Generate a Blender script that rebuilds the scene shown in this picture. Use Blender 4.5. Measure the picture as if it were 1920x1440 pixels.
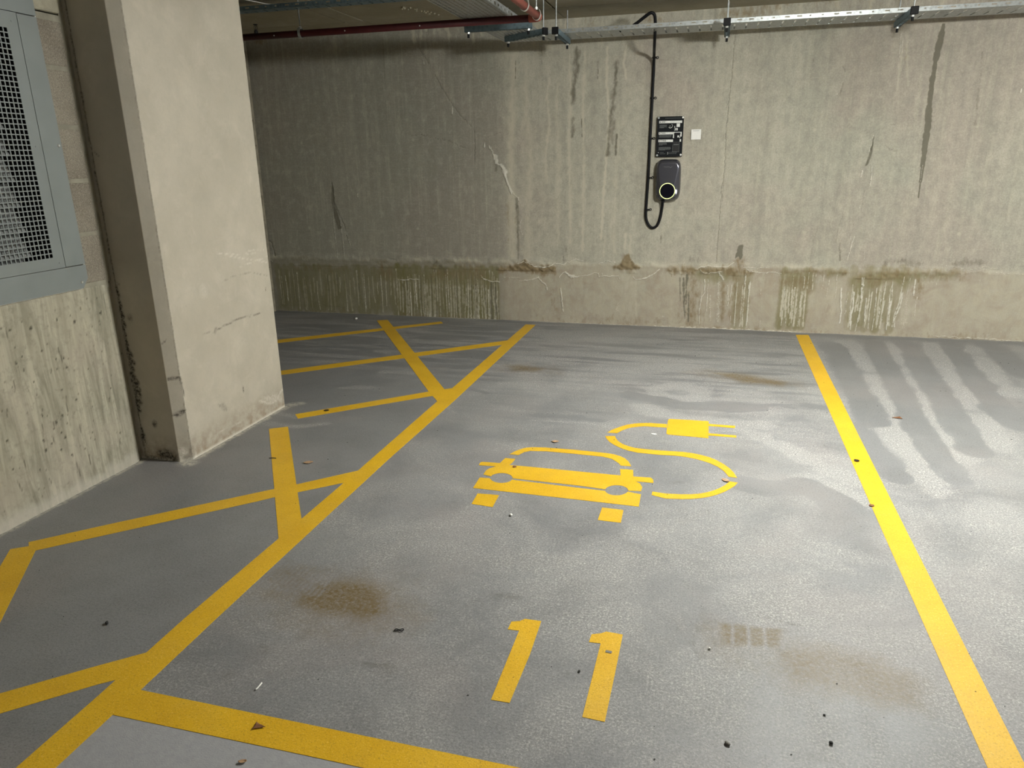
import bpy, bmesh, math, random
import numpy as np
from mathutils import Matrix, Vector

sc = bpy.context.scene
for o in list(bpy.data.objects): bpy.data.objects.remove(o, do_unlink=True)
COL = sc.collection

# ---------------------------------------------------------------- camera
cam_d = bpy.data.cameras.new('camera')
cam = bpy.data.objects.new('camera', cam_d); COL.objects.link(cam)
cam_d.sensor_fit = 'HORIZONTAL'; cam_d.sensor_width = 36.0
cam_d.lens = 36.0 * 1358.93 / 1920.0
cam_d.clip_start = 0.02; cam_d.clip_end = 60
R0 = (0.965162, 0.261191, -0.01555); U0 = (-0.06282, 0.289005, 0.955264); F0 = (-0.254001, 0.921008, -0.295345)
cam.matrix_world = Matrix(((R0[0], U0[0], -F0[0], 0), (R0[1], U0[1], -F0[1], 0), (R0[2], U0[2], -F0[2], 1.55), (0, 0, 0, 1)))
sc.camera = cam
# ---------------------------------------------------------------- view + world
sc.view_settings.view_transform = 'Standard'; sc.view_settings.look = 'None'
sc.view_settings.gamma = 1.0; sc.view_settings.use_curve_mapping = False
sc.view_settings.exposure = 0.0
wd = bpy.data.worlds.new('world'); sc.world = wd; wd.use_nodes = True
wd.node_tree.nodes['Background'].inputs[0].default_value = (0.5, 0.5, 0.5, 1)
wd.node_tree.nodes['Background'].inputs[1].default_value = 0.05
# unseen lamps, last two added as fill (position of the underside, radiance) : the lamps themselves are built at the end
LAMPS = [((0.95, 3.80, 2.37), 400.0), ((5.4, 4.30, 2.37), 320.0), ((.6, -2.6, 2.37), 50.0), ((5.6, -2.6, 2.37), 30.0)]
LAMP_COL = (0.985, 1.0, 0.955)

YW = 6.95      # back wall face
XL = -2.96     # near left wall face
ZC = 2.73      # ceiling boards

# ---------------------------------------------------------------- helpers
def tag(o, label=None, cat=None, group=None, kind=None):
    if label: o['label'] = label
    if cat: o['category'] = cat
    if group: o['group'] = group
    if kind: o['kind'] = kind
    return o
def empty(name, loc, label=None, cat=None, group=None, rot=(0, 0, 0)):
    o = bpy.data.objects.new(name, None); COL.objects.link(o)
    o.location = loc; o.rotation_euler = rot; o.empty_display_size = 0.05
    return tag(o, label, cat, group)
def link(name, me, mat, parent=None, smooth=False):
    o = bpy.data.objects.new(name, me); COL.objects.link(o)
    if mat: me.materials.append(mat)
    if smooth:
        for p in me.polygons: p.use_smooth = True
    if parent: o.parent = parent
    return o
def obj(name, bm, mat, parent=None, smooth=False):
    me = bpy.data.meshes.new(name)
    bmesh.ops.recalc_face_normals(bm, faces=bm.faces)
    bm.to_mesh(me); bm.free()
    return link(name, me, mat, parent, smooth)
def box(bm, x0, x1, y0, y1, z0, z1, bev=0.0, seg=2):
    r = bmesh.ops.create_cube(bm, size=1.0)
    for v in r['verts']:
        v.co = Vector(((x0+x1)/2 + v.co.x*(x1-x0), (y0+y1)/2 + v.co.y*(y1-y0), (z0+z1)/2 + v.co.z*(z1-z0)))
    if bev:
        es = list({e for v in r['verts'] for e in v.link_edges})
        bmesh.ops.bevel(bm, geom=es, offset=bev, segments=seg, affect='EDGES', profile=0.5)
def prism(bm, pts, z0, z1):
    vs = [bm.verts.new((p[0], p[1], z0)) for p in pts]; ws = [bm.verts.new((p[0], p[1], z1)) for p in pts]
    n = len(pts)
    bm.faces.new(ws); bm.faces.new(vs[::-1])
    for i in range(n): bm.faces.new((vs[i], vs[(i+1) % n], ws[(i+1) % n], ws[i]))
def prism_y(bm, pts, y0, y1):
    """prism of an (x,z) outline between two depths"""
    vs = [bm.verts.new((p[0], y0, p[1])) for p in pts]; ws = [bm.verts.new((p[0], y1, p[1])) for p in pts]
    n = len(pts)
    bm.faces.new(vs); bm.faces.new(ws[::-1])
    for i in range(n): bm.faces.new((vs[i], vs[(i+1) % n], ws[(i+1) % n], ws[i]))
def cyl(bm, a, b, r, seg=12, r2=None, caps=True):
    a = Vector(a); b = Vector(b); d = b-a; L = d.length
    q = d.to_track_quat('Z', 'Y').to_matrix().to_4x4()
    bmesh.ops.create_cone(bm, cap_ends=caps, segments=seg, radius1=r, radius2=r if r2 is None else r2, depth=L, matrix=Matrix.Translation((a+b)/2) @ q)
def catmull(P, n=8):
    P = [Vector(p) for p in P]; out = []
    Q = [2*P[0]-P[1]] + P + [2*P[-1]-P[-2]]
    for i in range(1, len(Q)-2):
        for k in range(n):
            t = k/n
            out.append(0.5*((2*Q[i]) + (Q[i+1]-Q[i-1])*t + (2*Q[i-1]-5*Q[i]+4*Q[i+1]-Q[i+2])*t*t + (3*Q[i]-Q[i-1]-3*Q[i+1]+Q[i+2])*t**3))
    out.append(P[-1]); return out
def tube(bm, P, r, seg=12, closed=False):
    P = [Vector(p) for p in P]; n = len(P); rings = []
    up = Vector((0.3, 0.9, 0.1)).normalized()
    for i in range(n):
        t = (P[(i+1) % n]-P[i-1]) if closed else (P[min(i+1, n-1)]-P[max(i-1, 0)])
        t.normalize()
        a = (up - t*up.dot(t)).normalized(); b = t.cross(a); up = a
        rr = r[i] if isinstance(r, (list, tuple)) else r
        rings.append([bm.verts.new(P[i] + (a*math.cos(2*math.pi*k/seg) + b*math.sin(2*math.pi*k/seg))*rr) for k in range(seg)])
    for i in range(n if closed else n-1):
        A = rings[i]; B = rings[(i+1) % n]
        for k in range(seg): bm.faces.new((A[k], A[(k+1) % seg], B[(k+1) % seg], B[k]))
    if not closed:
        bm.faces.new(rings[0][::-1]); bm.faces.new(rings[-1])

# ---- masks painted on dense meshes: cracks, deposits and stains that have a shape of their own
RNG = np.random.default_rng(7)
class Mask:
    def __init__(s, us, vs): s.u = np.asarray(us); s.v = np.asarray(vs); s.m = np.zeros((len(vs), len(us)), np.float32)
    def win(s, u0, u1, v0, v1):
        a, b = np.searchsorted(s.u, (u0, u1)); c, d = np.searchsorted(s.v, (v0, v1)); return a, b, c, d
    def stroke(s, P, w, k, jit=0.0, soft=0.5, wvar=0.35):
        if len(P) == 1: P = [P[0], (P[0][0]+.001, P[0][1])]
        pts = []
        for (x0, y0), (x1, y1) in zip(P[:-1], P[1:]):
            L = math.hypot(x1-x0, y1-y0); n = max(1, int(L/0.018))
            for i in range(n): pts.append((x0+(x1-x0)*i/n, y0+(y1-y0)*i/n))
        pts.append(P[-1]); n = len(pts)
        j = jit if jit else w*0.25
        pts = [(x+RNG.normal()*j*(0 < i < n-1), y+RNG.normal()*j*(0 < i < n-1)) for i, (x, y) in enumerate(pts)]
        ws = np.array([w*(1+wvar*RNG.normal()) for _ in pts]).clip(w*0.35, w*2)
        for i in range(n-1):
            (x0, y0), (x1, y1) = pts[i], pts[i+1]; hw = max(ws[i]/2, 0.0025); R = hw*(1+soft)
            a, b, c, d = s.win(min(x0, x1)-R, max(x0, x1)+R, min(y0, y1)-R, max(y0, y1)+R)
            if b <= a or d <= c: continue
            U, V = np.meshgrid(s.u[a:b], s.v[c:d]); dx, dy = x1-x0, y1-y0; L2 = dx*dx+dy*dy+1e-12
            t = (((U-x0)*dx+(V-y0)*dy)/L2).clip(0, 1); D = np.hypot(U-x0-t*dx, V-y0-t*dy)
            val = k*((R-D)/(R-hw*(1-soft)+1e-9)).clip(0, 1)
            s.m[c:d, a:b] = np.maximum(s.m[c:d, a:b], val)
    def blob(s, cu, cv, ru, rv, k, soft=0.6):
        a, b, c, d = s.win(cu-ru*1.6, cu+ru*1.6, cv-rv*1.6, cv+rv*1.6)
        if b <= a or d <= c: return
        U, V = np.meshgrid(s.u[a:b], s.v[c:d]); D = np.hypot((U-cu)/ru, (V-cv)/rv)
        s.m[c:d, a:b] = np.maximum(s.m[c:d, a:b], k*((1+soft-D)/(2*soft)).clip(0, 1))
    def poly(s, P, k, soft=0.03):
        P = np.array(P); a, b, c, d = s.win(P[:, 0].min()-soft, P[:, 0].max()+soft, P[:, 1].min()-soft, P[:, 1].max()+soft)
        U, V = np.meshgrid(s.u[a:b], s.v[c:d]); ins = np.zeros(U.shape, bool); D = np.full(U.shape, 9.0); n = len(P)
        for i in range(n):
            x0, y0 = P[i]; x1, y1 = P[(i+1) % n]
            cond = ((y0 > V) != (y1 > V)) & (U < (x1-x0)*(V-y0)/(y1-y0+1e-12)+x0); ins ^= cond
            dx, dy = x1-x0, y1-y0; t = (((U-x0)*dx+(V-y0)*dy)/(dx*dx+dy*dy+1e-12)).clip(0, 1)
            D = np.minimum(D, np.hypot(U-x0-t*dx, V-y0-t*dy))
        sd = np.where(ins, D, -D); val = k*((sd+soft)/(2*soft)).clip(0, 1)
        s.m[c:d, a:b] = np.maximum(s.m[c:d, a:b], val)
def vnoise(U, V, su, sv, seed):
    r = np.random.default_rng(seed); T = r.random((64, 64)).astype(np.float32)
    x = U*su; y = V*sv; xi = np.floor(x).astype(int); yi = np.floor(y).astype(int); fx = x-xi; fy = y-yi
    fx = fx*fx*(3-2*fx); fy = fy*fy*(3-2*fy)
    g = lambda i, j: T[(yi+j) % 64, (xi+i) % 64]
    return (g(0, 0)*(1-fx)+g(1, 0)*fx)*(1-fy) + (g(0, 1)*(1-fx)+g(1, 1)*fx)*fy
def axis(segs):
    out = []
    for a, b, st in segs: out.append(np.arange(a, b-st*0.5, st))
    return np.concatenate(out + [[segs[-1][1]]])
def gridmesh(name, co, nv, nu, attrs):
    """co: (nv,nu,3) array; attrs: dict name -> (r,g,b,a) list of (nv,nu) arrays"""
    me = bpy.data.meshes.new(name)
    N = nv*nu; me.vertices.add(N); me.vertices.foreach_set('co', co.reshape(-1).astype(np.float32))
    i = np.arange((nv-1)*(nu-1)); r = i//(nu-1); c = i % (nu-1); a = r*nu+c
    q = np.stack([a, a+1, a+nu+1, a+nu], 1).astype(np.int32); M = len(q)
    me.loops.add(M*4); me.loops.foreach_set('vertex_index', q.reshape(-1))
    me.polygons.add(M); me.polygons.foreach_set('loop_start', np.arange(M, dtype=np.int32)*4)
    try: me.polygons.foreach_set('loop_total', np.full(M, 4, np.int32))
    except Exception: pass
    me.polygons.foreach_set('use_smooth', np.ones(M, bool))
    me.update(calc_edges=True)
    for nm, ch in attrs.items():
        at = me.attributes.new(nm, 'FLOAT_COLOR', 'POINT')
        arr = np.stack([np.asarray(x, np.float32).reshape(-1) for x in ch], 1)
        at.data.foreach_set('color', arr.reshape(-1))
    return me

# ---------------------------------------------------------------- node material helper
class NM:
    def __init__(s, name, rough=0.7, spec=0.4, metal=0.0):
        s.m = bpy.data.materials.new(name); s.m.use_nodes = True; s.t = s.m.node_tree
        s.b = s.t.nodes['Principled BSDF']; s.b.inputs['Roughness'].default_value = rough
        s.b.inputs['Specular IOR Level'].default_value = spec; s.b.inputs['Metallic'].default_value = metal
        s.co = s.t.nodes.new('ShaderNodeTexCoord').outputs['Object']
    def put(s, sock, v):
        if v is None: return
        if isinstance(v, bpy.types.NodeSocket): s.t.links.new(v, sock)
        elif isinstance(v, (tuple, list)):
            sock.default_value = tuple(v) + ((1.0,) if len(v) == 3 and sock.type == 'RGBA' else ())
        else: sock.default_value = v
    def noise(s, scale, detail=3, rough=0.5, stretch=None, dist=0.0, off=(0, 0, 0)):
        v = s.co
        if stretch or off != (0, 0, 0):
            mp = s.t.nodes.new('ShaderNodeMapping'); mp.inputs['Scale'].default_value = stretch or (1, 1, 1); mp.inputs['Location'].default_value = off
            s.t.links.new(v, mp.inputs['Vector']); v = mp.outputs[0]
        n = s.t.nodes.new('ShaderNodeTexNoise'); s.t.links.new(v, n.inputs['Vector'])
        n.inputs['Scale'].default_value = scale; n.inputs['Detail'].default_value = detail; n.inputs['Roughness'].default_value = rough; n.inputs['Distortion'].default_value = dist
        return n.outputs[0]
    def voro(s, scale, stretch=None, feature='F1'):
        v = s.co
        if stretch:
            mp = s.t.nodes.new('ShaderNodeMapping'); mp.inputs['Scale'].default_value = stretch
            s.t.links.new(v, mp.inputs['Vector']); v = mp.outputs[0]
        n = s.t.nodes.new('ShaderNodeTexVoronoi'); n.feature = feature; s.t.links.new(v, n.inputs['Vector']); n.inputs['Scale'].default_value = scale
        return n.outputs[0]
    def mth(s, op, a, b=None, clamp=False):
        n = s.t.nodes.new('ShaderNodeMath'); n.operation = op; n.use_clamp = clamp
        s.put(n.inputs[0], a); s.put(n.inputs[1], b); return n.outputs[0]
    def rng(s, v, a, b, c=0.0, d=1.0):
        n = s.t.nodes.new('ShaderNodeMapRange'); n.clamp = True
        s.put(n.inputs[0], v); n.inputs[1].default_value = a; n.inputs[2].default_value = b; n.inputs[3].default_value = c; n.inputs[4].default_value = d
        return n.outputs[0]
    def mix(s, f, a, b, blend='MIX'):
        n = s.t.nodes.new('ShaderNodeMix'); n.data_type = 'RGBA'; n.blend_type = blend
        s.put(n.inputs[0], f); s.put(n.inputs[6], a); s.put(n.inputs[7], b); return n.outputs[2]
    def attr(s, name):
        n = s.t.nodes.new('ShaderNodeAttribute'); n.attribute_name = name
        sp = s.t.nodes.new('ShaderNodeSeparateColor'); s.t.links.new(n.outputs['Color'], sp.inputs[0])
        return sp.outputs[0], sp.outputs[1], sp.outputs[2], n.outputs['Alpha']
    def xyz(s):
        n = s.t.nodes.new('ShaderNodeSeparateXYZ'); s.t.links.new(s.co, n.inputs[0]); return n.outputs
    def col(s, c): s.put(s.b.inputs['Base Color'], c)
    def bump(s, h, strength=0.3, dist=0.002):
        n = s.t.nodes.new('ShaderNodeBump'); n.inputs['Strength'].default_value = strength; n.inputs['Distance'].default_value = dist
        s.put(n.inputs['Height'], h); s.t.links.new(n.outputs[0], s.b.inputs['Normal'])
def plain(name, c, rough=0.6, spec=0.4, metal=0.0, nscale=60, var=0.12):
    k = NM(name, rough, spec, metal)
    f = k.noise(nscale, 3)
    k.col(k.mix(k.rng(f, 0.3, 0.7), tuple(x*(1-var) for x in c), tuple(min(1, x*(1+var)) for x in c)))
    return k.m

# ---------------------------------------------------------------- materials
def mat_backwall():
    k = NM('stained_concrete', 0.85, 0.22)
    W, D, B, L = k.attr('stain_a'); C, O, T, S = k.attr('stain_b')
    big = k.noise(0.9, 6, 0.6, (1, 1, 0.5)); st = k.noise(9, 5, 0.65, (1.6, 1, 0.07)); st2 = k.noise(30, 4, 0.65, (1.2, 1, 0.05))
    fine = k.noise(110, 3, 0.75); mid = k.noise(16, 6, 0.68, (1, 1, .7)); ultra = k.noise(300, 2, 0.7); scr = k.noise(26, 4, 0.6, (.35, 1, 3.2), .5)
    def rag(m, nz, amt=.55, lo=.28, hi=.62): return k.rng(k.mth('ADD', m, k.mth('MULTIPLY', k.mth('SUBTRACT', nz, .5), k.mth('MULTIPLY', k.rng(m, 0, .12), amt*2))), lo, hi)
    c = k.mix(k.rng(big, 0.36, 0.64), (0.380, 0.374, 0.308), (0.470, 0.443, 0.360))
    c = k.mix(k.rng(k.noise(0.75, 4, 0.55, None, .4, (7, 0, 3)), 0.45, 0.60, 0, 0.65), c, (0.415, 0.352, 0.300))
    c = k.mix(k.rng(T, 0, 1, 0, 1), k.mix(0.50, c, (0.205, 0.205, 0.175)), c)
    c = k.mix(k.rng(st, 0.42, 0.70, 0, 0.34), c, (0.235, 0.23, 0.19))
    c = k.mix(k.rng(st2, 0.5, 0.68, 0, 0.34), c, (0.52, 0.49, 0.385))
    c = k.mix(k.rng(mid, 0.46, 0.68, 0, 0.42), c, (0.25, 0.24, 0.20)); c = k.mix(k.rng(mid, 0.46, 0.30, 0, 0.36), c, (0.55, 0.51, 0.42))
    c = k.mix(k.rng(scr, 0.54, 0.70, 0, 0.30), c, (0.46, 0.43, 0.35))
    c = k.mix(k.rng(fine, 0.44, 0.66, 0, 0.30), c, (0.20, 0.19, 0.155)); c = k.mix(k.rng(fine, 0.46, 0.32, 0, 0.22), c, (0.58, 0.54, 0.45))
    c = k.mix(k.rng(k.voro(9), 0.035, 0.02, 0, 0.5), c, (0.12, 0.11, 0.09))
    c = k.mix(k.mth('MULTIPLY', S, k.rng(mid, 0.3, 0.6, 0.25, 0.8)), c, k.mix(T, (0.27, 0.25, 0.185), k.mix(k.rng(k.noise(5, 6, .7, None, .6), .38, .62), (0.46, 0.415, 0.315), (0.36, 0.30, 0.225))))
    n22 = k.noise(24, 5, 0.7, (1.2, 1, .5)); n80 = k.noise(80, 4, 0.75)
    c = k.mix(k.mth('MULTIPLY', rag(L, n22, .5, .12, .62), .85), c, (0.53, 0.495, 0.39))
    c = k.mix(k.mth('MULTIPLY', rag(O, k.noise(14, 5, 0.65, (1.5, 1, 0.3)), .5, .05, .9), .95), c, (0.180, 0.164, 0.066))
    c = k.mix(k.mth('MULTIPLY', rag(B, n22, .8, .2, .75), .9), c, (0.215, 0.160, 0.085))
    c = k.mix(k.mth('MULTIPLY', rag(D, n22, .6, .2, .7), .85), c, (0.135, 0.125, 0.092))
    c = k.mix(k.mth('MULTIPLY', C, k.rng(n80, 0.35, 0.55, 0.15, .9), True), c, (0.075, 0.068, 0.052))
    wr = rag(W, n80, .75, .25, .6)
    c = k.mix(k.mth('MULTIPLY', wr, k.rng(k.noise(9, 3, .6), .35, .6, .5, .95)), c, (0.70, 0.67, 0.585))
    k.col(c)
    h = k.mth('ADD', k.mth('MULTIPLY', fine, 0.45), k.mth('MULTIPLY', mid, 0.8))
    h = k.mth('ADD', h, k.mth('MULTIPLY', wr, 1.2)); h = k.mth('SUBTRACT', h, k.mth('MULTIPLY', C, 1.0))
    h = k.mth('ADD', h, k.mth('MULTIPLY', ultra, 0.15)); h = k.mth('ADD', h, k.mth('MULTIPLY', k.mth('MULTIPLY', n22, S), 1.2))
    k.bump(h, 0.5, 0.005)
    return k.m
def mat_pillar():
    k = NM('smooth_pillar_concrete', 0.75, 0.3)
    W, D, B, L = k.attr('stain_a')
    x = k.xyz()
    c = k.mix(k.rng(k.noise(2.2, 4, 0.55), 0.35, 0.65), (0.415, 0.378, 0.305), (0.480, 0.438, 0.358))
    c = k.mix(k.rng(k.noise(9, 6, 0.7), 0.45, 0.75, 0, 0.4), c, (0.36, 0.33, 0.27)); c = k.mix(k.rng(k.noise(6, 6, 0.7, None, 0.5, (3, 3, 3)), 0.52, 0.75, 0, 0.35), c, (0.60, 0.55, 0.46))
    c = k.mix(k.rng(k.noise(45, 3, 0.6), 0.5, 0.8, 0, 0.25), c, (0.38, 0.34, 0.28))
    low = k.mth('MULTIPLY', k.rng(x[2], 0.0, 0.17, 1.0, 0.0), k.rng(k.noise(18, 5, 0.7), 0.35, 0.62, 0.0, 0.9))
    c = k.mix(low, c, (0.26, 0.19, 0.125))
    c = k.mix(k.rng(x[2], 0.004, 0.018, 0.85, 0.0), c, (0.62, 0.58, 0.5))
    c = k.mix(k.mth('MULTIPLY', B, 1.0, True), c, (0.27, 0.255, 0.215))
    rag = k.rng(k.noise(70, 3, 0.7), 0.34, 0.6, 0.2, 1.1)
    c = k.mix(k.mth('MULTIPLY', W, rag, True), c, (0.72, 0.68, 0.60))
    c = k.mix(k.mth('MULTIPLY', D, rag, True), c, (0.05, 0.043, 0.033))
    k.col(c); k.bump(k.mth('ADD', k.mth('MULTIPLY', k.noise(20, 4), 0.5), k.mth('MULTIPLY', k.noise(120, 3), 0.25)), 0.35, 0.003)
    return k.m
def mat_upstand():
    k = NM('pitted_concrete', 0.9, 0.2)
    W, D, B, L = k.attr('stain_a')
    st = k.noise(16, 6, 0.68, (1, 1.5, 0.16), 0.6); st2 = k.noise(5, 4, 0.55, (1, 1, 0.35), 0.4)
    c = k.mix(k.rng(st, 0.36, 0.64), (0.225, 0.213, 0.160), (0.485, 0.448, 0.352))
    c = k.mix(k.rng(st2, 0.42, 0.66, 0, 0.55), c, (0.40, 0.365, 0.28))
    c = k.mix(k.rng(k.noise(34, 4, 0.7), 0.5, 0.72, 0, 0.5), c, (0.20, 0.19, 0.145))
    c = k.mix(k.rng(k.noise(3, 3), 0.5, 0.7, 0, 0.3), c, (0.42, 0.36, 0.30))
    c = k.mix(k.mth('MULTIPLY', W, 1.0, True), c, (0.55, 0.51, 0.44))
    c = k.mix(k.mth('MULTIPLY', D, 1.0, True), c, (0.05, 0.045, 0.03))
    k.col(c); k.bump(k.mth('SUBTRACT', k.mth('ADD', k.mth('MULTIPLY', st, 0.7), k.mth('MULTIPLY', k.noise(90, 3), 0.3)), D), 0.5, 0.004)
    return k.m
def mat_block():
    k = NM('rough_block', 0.95, 0.15)
    sp = k.noise(170, 3, 0.8)
    c = k.mix(k.rng(k.noise(5, 3), 0.35, 0.65), (0.205, 0.178, 0.140), (0.275, 0.245, 0.195))
    c = k.mix(k.rng(sp, 0.52, 0.72, 0, 0.9), c, (0.43, 0.39, 0.32)); c = k.mix(k.rng(sp, 0.3, 0.45, 0.75, 0), c, (0.09, 0.08, 0.065))
    k.col(c); k.bump(sp, 0.8, 0.004); return k.m
def mat_mortar(name='grey_mortar', c0=(0.28, 0.262, 0.205)):
    k = NM(name, 0.9, 0.2)
    c = k.mix(k.rng(k.noise(12, 4), 0.35, 0.65), tuple(x*.8 for x in c0), tuple(x*1.15 for x in c0))
    k.col(c); k.bump(k.noise(60, 4), 0.5, 0.004); return k.m
def mat_ceiling():
    k = NM('board_marked_concrete', 0.9, 0.2)
    c = k.mix(k.rng(k.noise(1.6, 5, 0.6), 0.35, 0.65), (0.27, 0.245, 0.175), (0.35, 0.315, 0.235))
    c = k.mix(k.rng(k.noise(7, 5, 0.65), 0.5, 0.72, 0, 0.45), c, (0.24, 0.215, 0.15))
    c = k.mix(k.rng(k.noise(30, 3), 0.62, 0.75, 0, 0.4), c, (0.55, 0.50, 0.40))
    k.col(c); k.bump(k.noise(25, 4), 0.3, 0.003); return k.m
FLOOR_BUMP = []
def grain(k):
    return k.mth('ADD', k.mth('MULTIPLY', k.noise(210, 2, 0.6), 0.8), k.mth('MULTIPLY', k.noise(70, 2, 0.5), 0.5))
def mat_floor():
    k = NM('grey_floor_coating', 0.5, 0.35)
    S, K, B, P = k.attr('wear_tone_a'); A, G, J, H = k.attr('wear_b')
    c = k.mix(k.rng(k.noise(0.8, 4, 0.55), 0.35, 0.65), (0.185, 0.188, 0.192), (0.240, 0.239, 0.238))
    c = k.mix(k.rng(k.noise(3.5, 6, 0.65), 0.42, 0.68, 0, 0.45), c, (0.135, 0.133, 0.131))
    c = k.mix(k.rng(k.noise(1.3, 4, 0.55, None, 0.5, (3, 9, 0)), 0.50, 0.64, 0, 0.45), c, (0.275, 0.250, 0.240))
    sx = k.noise(6, 7, 0.72, (0.20, 2.2, 1), 0.6)
    n40 = k.noise(34, 5, 0.75); n9 = k.noise(9, 6, .7, (.8, 1.6, 1), .8)
    wear = k.mth('MULTIPLY', S, k.rng(k.noise(2.4, 6, 0.68, None, 0.7), 0.36, 0.60, 0.12, 1.0))
    wear = k.mth('ADD', wear, k.mth('MULTIPLY', k.mth('SUBTRACT', k.rng(sx, .40, .60), .35), k.mth('MULTIPLY', H, 1.5)))
    wear = k.mth('ADD', wear, k.mth('MULTIPLY', H, k.mth('MULTIPLY', S, .35)))
    wear = k.mth('SUBTRACT', k.mth('ADD', wear, k.mth('MULTIPLY', P, 1.1)), k.mth('MULTIPLY', K, 1.3))
    w = k.rng(k.mth('ADD', wear, k.mth('MULTIPLY', k.mth('SUBTRACT', n40, .5), 1.0)), 0.12, 0.85)
    w = k.mth('MULTIPLY', w, k.rng(wear, 0.0, .1))
    c = k.mix(k.mth('MULTIPLY', k.mth('SUBTRACT', 1.0, w), k.mth('MULTIPLY', k.rng(H, 0, .6), .45)), c, (0.135, 0.138, 0.142))
    c = k.mix(k.mth('MULTIPLY', w, 0.42), c, (0.345, 0.335, 0.315))
    g1 = k.noise(135, 3, 0.8, None, .4); g2 = k.noise(62, 4, 0.82)
    c = k.mix(k.rng(g1, 0.40, 0.66, 0, .28), c, (0.33, 0.325, 0.315)); c = k.mix(k.rng(g1, 0.50, 0.34, 0, .38), c, (0.085, 0.083, 0.082))
    spk = k.mth('ADD', k.rng(g1, 0.54, 0.62), k.rng(g2, 0.58, 0.66), True)
    c = k.mix(k.mth('MULTIPLY', k.mth('MULTIPLY', spk, w), 0.78, True), c, (0.55, 0.53, 0.49))
    c = k.mix(k.mth('MULTIPLY', k.rng(k.noise(200, 1, .5), 0.70, 0.76), k.mth('ADD', k.mth('MULTIPLY', S, .5), .12), True), c, (0.62, 0.60, 0.55))
    c = k.mix(A, c, k.mix(k.rng(k.noise(40, 4, .7), 0.3, 0.7), (0.325, 0.325, 0.335), (0.385, 0.385, 0.392)))
    ragb = k.rng(k.noise(60, 5, 0.8), 0.36, 0.60, 0.35, 1.1)
    c = k.mix(k.mth('MULTIPLY', k.rng(k.mth('ADD', B, k.mth('MULTIPLY', k.mth('SUBTRACT', k.noise(7, 6, .75), .5), k.rng(B, 0, .1, 0, .9))), .08, .95), ragb, True), c, (0.150, 0.105, 0.042))
    rag = k.rng(k.noise(38, 5, 0.75), 0.36, 0.6, 0.15, 1.1)
    c = k.mix(k.mth('MULTIPLY', G, rag, True), c, (0.07, 0.06, 0.045))
    c = k.mix(k.mth('MULTIPLY', J, k.rng(k.noise(40, 4, 0.7), 0.36, 0.55), True), c, (0.62, 0.58, 0.48))
    k.col(k.mix(1.0, c, (0.925, 0.925, 0.935), 'MULTIPLY'))
    k.put(k.b.inputs['Roughness'], k.rng(w, 0, 1, 0.46, 0.68))
    k.bump(k.mth('ADD', grain(k), k.mth('MULTIPLY', k.noise(14, 3), 0.12)), 0.45, 0.0022)
    return k.m
def mat_yellow():
    k = NM('yellow_line_paint', 0.5, 0.35)
    c = k.mix(k.rng(k.noise(5, 4, 0.6), 0.35, 0.65), (0.62, 0.355, 0.010), (0.69, 0.41, 0.015))
    c = k.mix(k.rng(k.noise(2.0, 5, 0.7), 0.5, 0.72, 0, 0.4), c, (0.56, 0.36, 0.06))
    g = k.noise(170, 2, 0.7)
    c = k.mix(k.rng(g, 0.44, 0.32, 0, 0.75), c, (0.42, 0.26, 0.02)); c = k.mix(k.rng(g, 0.6, 0.72, 0, 0.5), c, (0.84, 0.60, 0.16))
    c = k.mix(k.rng(k.voro(60), 0.09, 0.05, 0, 0.6), c, (0.14, 0.10, 0.03))
    k.col(c); k.bump(grain(k), 0.5, 0.0022); return k.m
def mat_galv(name='galvanised_steel', c=(0.40, 0.42, 0.42), rough=0.42):
    k = NM(name, rough, 0.5, 0.75)
    k.col(k.mix(k.rng(k.voro(45), 0.1, 0.6), tuple(x*.8 for x in c), tuple(x*1.15 for x in c)))
    k.bump(k.noise(40, 3), 0.1, 0.001); return k.m
M_WALL = mat_backwall(); M_PILLAR = mat_pillar(); M_UP = mat_upstand(); M_BLOCK = mat_block(); M_MORTAR = mat_mortar()
M_LINTEL = mat_mortar('pale_lintel_concrete', (0.40, 0.37, 0.28)); M_PLAINWALL = mat_mortar('plain_wall_concrete', (0.38, 0.35, 0.29)); M_FARWALL = mat_mortar('weathered_block_wall', (0.33, 0.30, 0.23))
M_CEIL = mat_ceiling(); M_FLOOR = mat_floor(); M_YEL = mat_yellow()
M_GALV = mat_galv(); M_STRUT = mat_galv('blue_grey_channel_steel', (0.17, 0.235, 0.27), 0.5); M_BOLT = mat_galv('bright_zinc_bolt', (0.75, 0.75, 0.72), 0.3)
M_PANEL = plain('grey_painted_metal', (0.195, 0.215, 0.210), 0.42, 0.5, 0.0, 8, 0.05)
M_BLADE = plain('shaded_louvre_metal', (0.20, 0.205, 0.20), 0.7, 0.2, 0.0, 10, 0.05)  # grey darkened to put the vent's inner shade into the blades
M_JOINT = plain('joint_shade_brown', (0.045, 0.038, 0.025), 0.9, 0.1)
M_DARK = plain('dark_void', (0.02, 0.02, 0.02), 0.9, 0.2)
M_BLACK = plain('black_rubber', (0.006, 0.006, 0.007), 0.55, 0.18)
M_REDPIPE = plain('red_oxide_pipe_paint', (0.30, 0.075, 0.055), 0.5, 0.35, 0.0, 20, 0.1)
M_MAROON = plain('dark_red_pipe_paint', (0.050, 0.007, 0.008), 0.5, 0.3, 0.0, 20, 0.15)
M_WHITE = plain('white_vinyl', (0.80, 0.79, 0.76), 0.5, 0.4, 0, 90, 0.03)
M_SIGN = plain('black_sign_board', (0.007, 0.008, 0.010), 0.6, 0.15)
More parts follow.
